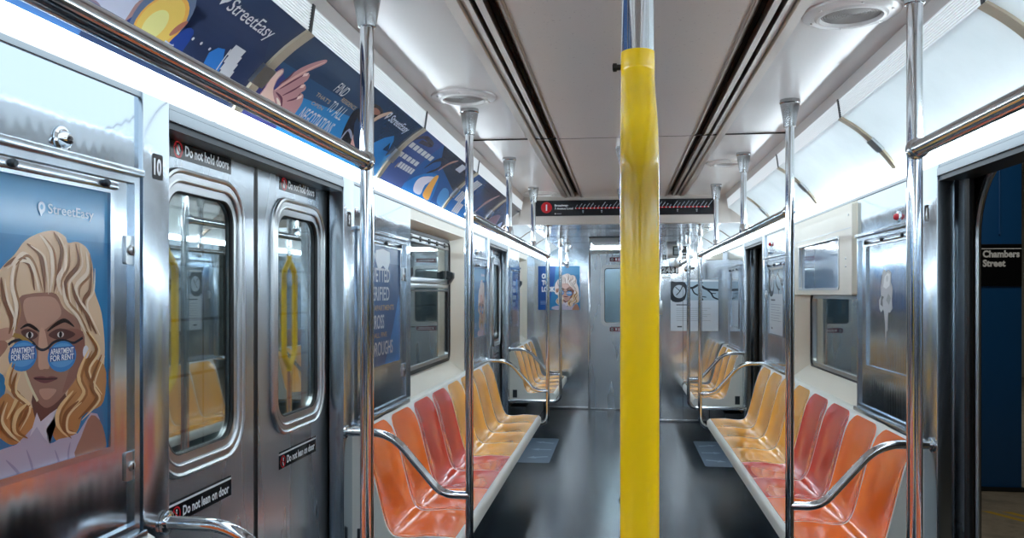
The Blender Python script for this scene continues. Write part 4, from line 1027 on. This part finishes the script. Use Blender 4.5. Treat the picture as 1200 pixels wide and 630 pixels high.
# chrome alarm dome on the near left wall
t = thing('alarm_dome', 'round chrome dome with dark lens on the near left wall above the poster', 'fitting', (-W, 1.557, 1.774))
bm = BM(); lathe(bm, [(.027, -(W-.001)), (.0265, -(W-.004)), (.021, -(W-.006)), (.019, -(W-.004)), (.0175, -(W-.008)), (.014, -(W-.016)), (.010, -(W-.020))], (0, 1.557, 1.774), 28, 'X'); obj('dome', bm, CHROME, t)
bm = BM(); lathe(bm, [(.0095, -(W-.017)), (.008, -(W-.022)), (.003, -(W-.024))], (0, 1.557, 1.772), 18, 'X'); obj('lens', bm, mat('dark_lens', '#1d1216', .15), t)
def indicator(s, y, z, label):
    t = thing('indicator_lamp', label, 'lamp', (s*W, y, z), 'red indicator lamps on the right wall')
    bm = BM(); lathe(bm, [(.025, s*W), (.024, s*(W-.005)), (.017, s*(W-.007))], (0, y, z), 24, 'X'); obj('bezel', bm, CHROME, t)
    bm = BM(); lathe(bm, [(.015, s*(W-.006)), (.014, s*(W-.014)), (.009, s*(W-.020)), (.003, s*(W-.022))], (0, y, z), 20, 'X'); obj('lamp_lens', bm, mat('red_lens', '#b3202c', .15), t)
indicator(1, 3.70, 1.785, 'small red lamp on the right wall above the empty poster frame')
indicator(1, 6.70, 1.845, 'small red lamp on the far right wall above the notice')
t = thing('key_switch', 'small chrome key switch below the far red lamp on the right wall', 'fitting', (W, 6.73, 1.79))
bm = BM(); lathe(bm, [(.02, W), (.02, W-.008), (.012, W-.016), (.004, W-.018)], (0, 6.73, 1.788), 18, 'X'); obj('barrel', bm, CHROME, t)
t = thing('key_switch', 'small chrome button on the far left wall above the pale poster', 'fitting', (-W, 6.45, 1.79))
bm = BM(); lathe(bm, [(.024, -W), (.024, -(W-.008)), (.012, -(W-.018)), (.004, -(W-.02))], (0, 6.45, 1.79), 18, 'X'); obj('barrel', bm, CHROME, t)
# sign box over the right window
t = thing('sign_box', 'cream destination sign box with a glass window above the right window', 'sign', (W, 5.08, 1.44))
bm = BM(); ya, yb, za, zb = 4.335, 5.855, 1.452, 1.915
plate(bm, rrect((ya+yb)/2, (za+zb)/2, yb-ya, zb-za, .01), [rrect(5.075, 1.622, .975, .265, .02)], toX(W-.022), toX(W+.03)); obj('housing', bm, CREAM, t, smooth=False)
bm = BM(); rframe(bm, 5.075, 1.622, .995, .285, .022, .012, toX(W-.026), toX(W-.010)); box(bm, W-.0235, W-.02, 4.36, 5.84, 1.79, 1.794)
for yy, zz in ((4.45, 1.60), (4.45, 1.64), (5.72, 1.60), (5.72, 1.64), (4.40, 1.86), (5.80, 1.48)): lathe(bm, [(.006, W-.020), (.006, W-.025)], (0, yy, zz), 10, 'X')
obj('screen_frame', bm, ALU, t)
bm = BM(); box(bm, W-.008, W-.002, 4.58, 5.57, 1.48, 1.765); obj('screen', bm, mat('sign_screen', '#6f87a6', .06, 0, .8, .5), t, smooth=False)
# route map on the header
t = thing('route_map', 'long black route map strip with red line and red circle on the header', 'sign', (0, YHD, 2.06))
bm = BM(); box(bm, -.672, .672, YHD-.010, YHD-.0005, 2.052, 2.172, 0, .003); obj('backing', bm, RUB, t)
P = Print(); fm = onend(YHD-.0105); w, h = 1.336, .112
P.rect(0, 0, w, h, ink('#11151d')); P.disc(.085, .062, .042, .042, SIGNRED); P.text('1', .085, .040, .044, WHITE, align='C', bold=.03)
P.text('Broadway-', .148, .070, .0155, WHITE, width=.105, bold=.02); P.text('7 Avenue Local', .148, .046, .0155, WHITE, width=.14, bold=.02)
P.disc(.152, .014, .004, .004, WHITE); P.rect(.162, .012, .20, .016, ink('#8c949c'))
P.rect(.305, .050, w-.03, .0575, SIGNRED)
random.seed(3)
for i in range(36):
    x = .308 + i*(w-.345)/35; P.disc(x, .0537, .0042, .0042, WHITE, 10)
    L = random.uniform(.012, .042); P.stroke([(x, .061), (x+L*.75, .061+L)], .0035, ink('#aab2bc'), 0)
    if i % 5 == 2: P.rect(x-.006, .028, x+.006, .038, ink('#8c949c')); P.rect(x-.004, .018, x+.004, .025, ink('#8c949c'))
P.build('map_print', lambda x, y, hh: fm(-.668+x, 2.056+y, hh), t)
# number decals
def decal(text, f, label, w=.046, h=.062):
    P = Print(); P.poly(rrect(w/2, h/2, w, h, .006, 4), INKB); P.text(text, w/2, h*.2, h*.6, WHITE, width=w*(.72 if len(text) > 1 else .38), align='C', bold=.04)
    tag(P.build('number_decal', f), label, 'decal')
fl = onleft(-(W-.0125)); fr2 = onright(W-.0125)
decal('10', lambda x, y, h: fl(1.868+x, 1.737+y, h), 'black decal numbered 10 on the steel post before the near left doors')
decal('9', lambda x, y, h: fl(3.308+x, 1.737+y, h), 'black decal numbered 9 on the steel post past the near left doors')
decal('4', lambda x, y, h: fr2(-3.366+x, 1.735+y, h), 'black decal numbered 4 on the steel post by the open right doorway')
fcab = onend(YCAB-.001)
decal('6', lambda x, y, h: fcab(.455+x, 1.845+y, h), 'small dark decal high on the cab wall', .04, .055)
P = Print(); P.rect(0, 0, .20, .085, INKB); P.text('2431', .10, .016, .056, WHITE, width=.178, align='C', bold=.04); tag(P.build('car_number', lambda x, y, h: fcab(.435+x, 1.685+y, h)), 'black car number plate reading 2431 on the cab wall', 'sign')
P = Print(); P.rect(0, 0, .09, .03, ink('#e3e7ea')); tag(P.build('sticker', lambda x, y, h: fcab(.45+x, 1.625+y, h)), 'small white sticker under the car number', 'sticker')
# box with dark label and key lock on the cab wall
t = thing('intercom_box', 'grey metal box with a dark label hanging high on the cab wall', 'box', (.62, YCAB, 1.8))
bm = BM(); box(bm, .50, .79, YCAB-.14, YCAB, 1.855, 2.034, 0, .012); obj('body', bm, ALU, t)
bm = BM(); lathe(bm, [(.072, 1.86), (.072, 1.80), (.066, 1.765), (.05, 1.755)], (.60, YCAB-.075, 0), 24); obj('camera_shroud', bm, ALU, t)
P = Print(); P.rect(0, 0, .17, .105, INKB); P.rect(.015, .075, .13, .09, ink('#98a0a6'))
for i in range(4): P.rect(.015, .058-.014*i, .075, .066-.014*i, ink('#98a0a6'))
P.rect(.09, .02, .155, .03, ink('#98a0a6'))
fb = onend(YCAB-.1412); P.build('label_plate', lambda x, y, h: fb(.56+x, 1.885+y, h), t)
t = thing('key_lock', 'short grey lock knob on the cab wall beside the car number', 'fitting', (.72, YCAB, 1.74))
bm = BM(); lathe(bm, [(.04, YCAB), (.04, YCAB-.02), (.028, YCAB-.03), (.028, YCAB-.055), (.02, YCAB-.06)], (.735, 0, 1.74), 20, 'Y'); obj('barrel', bm, CAST, t)
bm = BM(); box(bm, .72, .81, YCAB-.075, YCAB-.052, 1.735, 1.775, 0, .01); obj('lever', bm, CAST, t)
bm = BM(); box(bm, .395, .45, YCAB-.03, YCAB-.012, 1.22, 1.38, 0, .006); t = obj('door_latch', bm, ALU); tag(t, 'small metal latch plate on the edge of the cab wall', 'fitting')
bm = BM(); box(bm, .84, 1.12, YCAB-.05, YCAB, 1.84, 1.97, 0, .01); tag(obj('wall_box', bm, CREAM), 'plain white box high in the corner of the cab wall', 'box')
# slim lamp above the end door
t = thing('door_lamp', 'slim bright lamp in the ceiling above the end door', 'light', (0, YEND-.2, 2.03))
bm = BM(); box(bm, -.40, .40, YEND-.12, YEND-.04, 2.0, 2.034, 0, .004); obj('case', bm, ALU, t)
bm = BM(); box(bm, -.385, .385, YEND-.121, YEND-.11, 2.006, 2.024); obj('lens', bm, TUBE, t, smooth=False)
# floor decals in the far doorways
def floor_decal(s, label):
    P = Print(); P.poly(rrect(.25, .61, .50, 1.22, .03, 5), ink('#5f7183', .35))
    for y, a in ((.25, -.35), (.62, 0), (.98, .35)):
        c, sn = math.cos(a), math.sin(a); R = lambda x, yy: (.13 + x*c - yy*sn, y + x*sn + yy*c)
        P.poly([R(-.10, .02), R(.02, .02), R(.02, .05), R(.10, 0), R(.02, -.05), R(.02, -.02), R(-.10, -.02)], ink('#9fb0bf', .35))
    f = (lambda x, y, h: Vector((-.63 - x*.98, 7.12 + y, .0006 + h))) if s < 0 else (lambda x, y, h: Vector((.69 + x*.9, 7.15 + y, .0006 + h)))
    tag(P.build('floor_decal', f), label, 'decal', 'floor decals by the far doorways')
floor_decal(-1, 'grey-blue floor decal with pale arrows by the far left doorway')
floor_decal(1, 'grey-blue floor decal with pale arrows by the far right doorway')

# ================================================================== OUTSIDE: platform on the right, tunnel on the left
def b_conc(nt, b):
    nt.links.new(ramp(nt, noise(nt, 3, (1, 1, 1), 6, 0.7), [(0.35, lin('#6b655a')), (0.55, lin('#8a8172')), (0.7, lin('#5d584f'))]), b.inputs['Base Color']); bump(nt, b, noise(nt, 20), .2, .01)
bm = BM(); box(bm, 1.40, 9, -8, 24, -.30, -.012); struct('platform_floor', bm, mat('stained_concrete', '#80796c', .6, build=b_conc), 'stained concrete station platform outside the right doors', 'floor', smooth=False)
def b_tile(nt, b):
    br = N(nt, 'ShaderNodeTexBrick'); br.offset = 0; br.inputs['Scale'].default_value = 1; br.inputs['Brick Width'].default_value = .62; br.inputs['Row Height'].default_value = .42; br.inputs['Mortar Size'].default_value = .012
    br.inputs['Color1'].default_value = lin('#7f8a8c'); br.inputs['Color2'].default_value = lin('#748083'); br.inputs['Mortar'].default_value = lin('#24292b')
    t = N(nt, 'ShaderNodeTexCoord'); sp = N(nt, 'ShaderNodeSeparateXYZ'); cb = N(nt, 'ShaderNodeCombineXYZ'); nt.links.new(t.outputs['Object'], sp.inputs[0]); nt.links.new(sp.outputs['Y'], cb.inputs['X']); nt.links.new(sp.outputs['Z'], cb.inputs['Y']); nt.links.new(cb.outputs[0], br.inputs['Vector']); nt.links.new(br.outputs['Color'], b.inputs['Base Color'])
TILE = mat('large_wall_tile', '#7f8a8c', .35, build=b_tile)
bm = BM(); box(bm, 7.0, 7.1, -8, 24, -.3, 4); box(bm, 1.4, 7, -8, 24, 3.6, 3.7); struct('wall_platform', bm, mat('platform_tile', '#b9b2a0', .4), 'pale far wall and roof of the station platform', 'wall', smooth=False)
bm = BM(); box(bm, -3.4, -3.3, -8, 24, -1.2, 4); box(bm, -3.4, -1.4, -8, 24, -1.25, -1.2); struct('wall_tunnel', bm, TILE, 'tiled tunnel wall seen through the left windows', 'wall', smooth=False)
BLUE = mat('blue_column_paint', '#0f4c82', .35, 0, .5, build=lambda nt, b: bump(nt, b, noise(nt, 25), .15, .005))
def column(y, label):
    t = thing('platform_column', label, 'column', (2.77, y, 0), 'blue platform columns')
    bm = BM(); box(bm, 2.60, 2.935, y, y+.018, -.012, 3.6, 0, .003); box(bm, 2.60, 2.935, y+.30, y+.318, -.012, 3.6, 0, .003); box(bm, 2.76, 2.778, y+.018, y+.30, -.012, 3.6)
    obj('shaft', bm, BLUE, t)
    bm = BM(); box(bm, 2.58, 2.955, y-.02, y+.338, -.012, .02, 0, .004); obj('base_plate', bm, DARKM, t)
    bm = BM(); tube(bm, [(2.778, y-.006, 1.9), (2.778, y-.006, 3.6)], .008, 8); obj('conduit', bm, BLUE, t)
column(6.60, 'blue steel platform column bearing the station sign')
column(11.2, 'blue steel platform column farther along the platform')
t = thing('station_sign', 'black station name sign on the blue platform column', 'sign', (2.78, 6.59, 1.5))
bm = BM(); box(bm, 2.622, 2.93, 6.585, 6.598, 1.515, 1.828, 0, .003); obj('plate', bm, RUB, t)
P = Print(); P.rect(0, 0, .300, .306, ink('#0c0e11')); P.rect(0, .272, .300, .278, WHITE); P.text('Chambers', .030, .213, .048, WHITE, width=.258, bold=.045); P.text('Street', .030, .144, .048, WHITE, width=.16, bold=.045)
fs_ = onend(6.584); P.build('lettering', lambda x, y, h: fs_(2.626+x, 1.518+y, h), t)
P = Print(); YL = ink('#b08f1c', .6)
for i in range(5):
    for a in (0, .13): P.poly([(2.40+.26*i+a, 5.98-.02*i), (2.46+.26*i+a, 5.98-.02*i), (2.62+.26*i+a, 5.72-.02*i), (2.56+.26*i+a, 5.72-.02*i)], YL)
tag(P.build('platform_marking', lambda x, y, h: Vector((x, y, -.0115+h))), 'yellow dashed marking painted on the platform by the blue column', 'marking')
def lamp(name, loc, size, energy, color, rot):
    l = bpy.data.lights.new(name, 'AREA'); l.energy = energy; l.color = color; l.shape = 'RECTANGLE'; l.size = size[0]; l.size_y = size[1]
    o = bpy.data.objects.new(name, l); COL.objects.link(o); o.location = loc; o.rotation_euler = rot
lamp('platform_lamp', (2.2, 4.6, 3.4), (.25, 2.0), 18, (1, .93, .8), (0, 0, 0))
lamp('platform_lamp_far', (3.8, 11, 3.4), (.25, 3.0), 30, (1, .93, .8), (0, 0, 0))
lamp('tunnel_fill', (-2.2, 4, 3.6), (.3, 6), 65, (.9, .97, 1), (0, 0, 0))  # unseen fill light added to brighten the tunnel tiles

bm = BM(); box(bm, -1.3, 1.3, 12.6, 12.7, -.3, 2.4); box(bm, -1.3, 1.3, 11.2, 12.6, -.3, -.02)
struct('wall_next_car', bm, STEEL, 'steel end of the next car seen through the end door window', 'wall', smooth=False)
lamp('next_car_lamp', (0, 11.6, 2.3), (.8, .6), 45, (.85, .95, 1), (0, 0, 0))
# ================================================================== world and view
wd = bpy.data.worlds.new('world'); S.world = wd; wd.use_nodes = True
wd.node_tree.nodes['Background'].inputs[0].default_value = (.01, .012, .015, 1)
vs = S.view_settings; vs.view_transform = 'Standard'; vs.look = 'None'; vs.gamma = 1; vs.use_curve_mapping = False; vs.exposure = EXPO
cy = S.cycles; cy.max_bounces = 10; cy.diffuse_bounces = 5; cy.glossy_bounces = 6; cy.transparent_max_bounces = 12; cy.transmission_bounces = 4; cy.sample_clamp_indirect = 6; cy.caustics_reflective = True; cy.blur_glossy = 0.3
cy.use_denoising = True
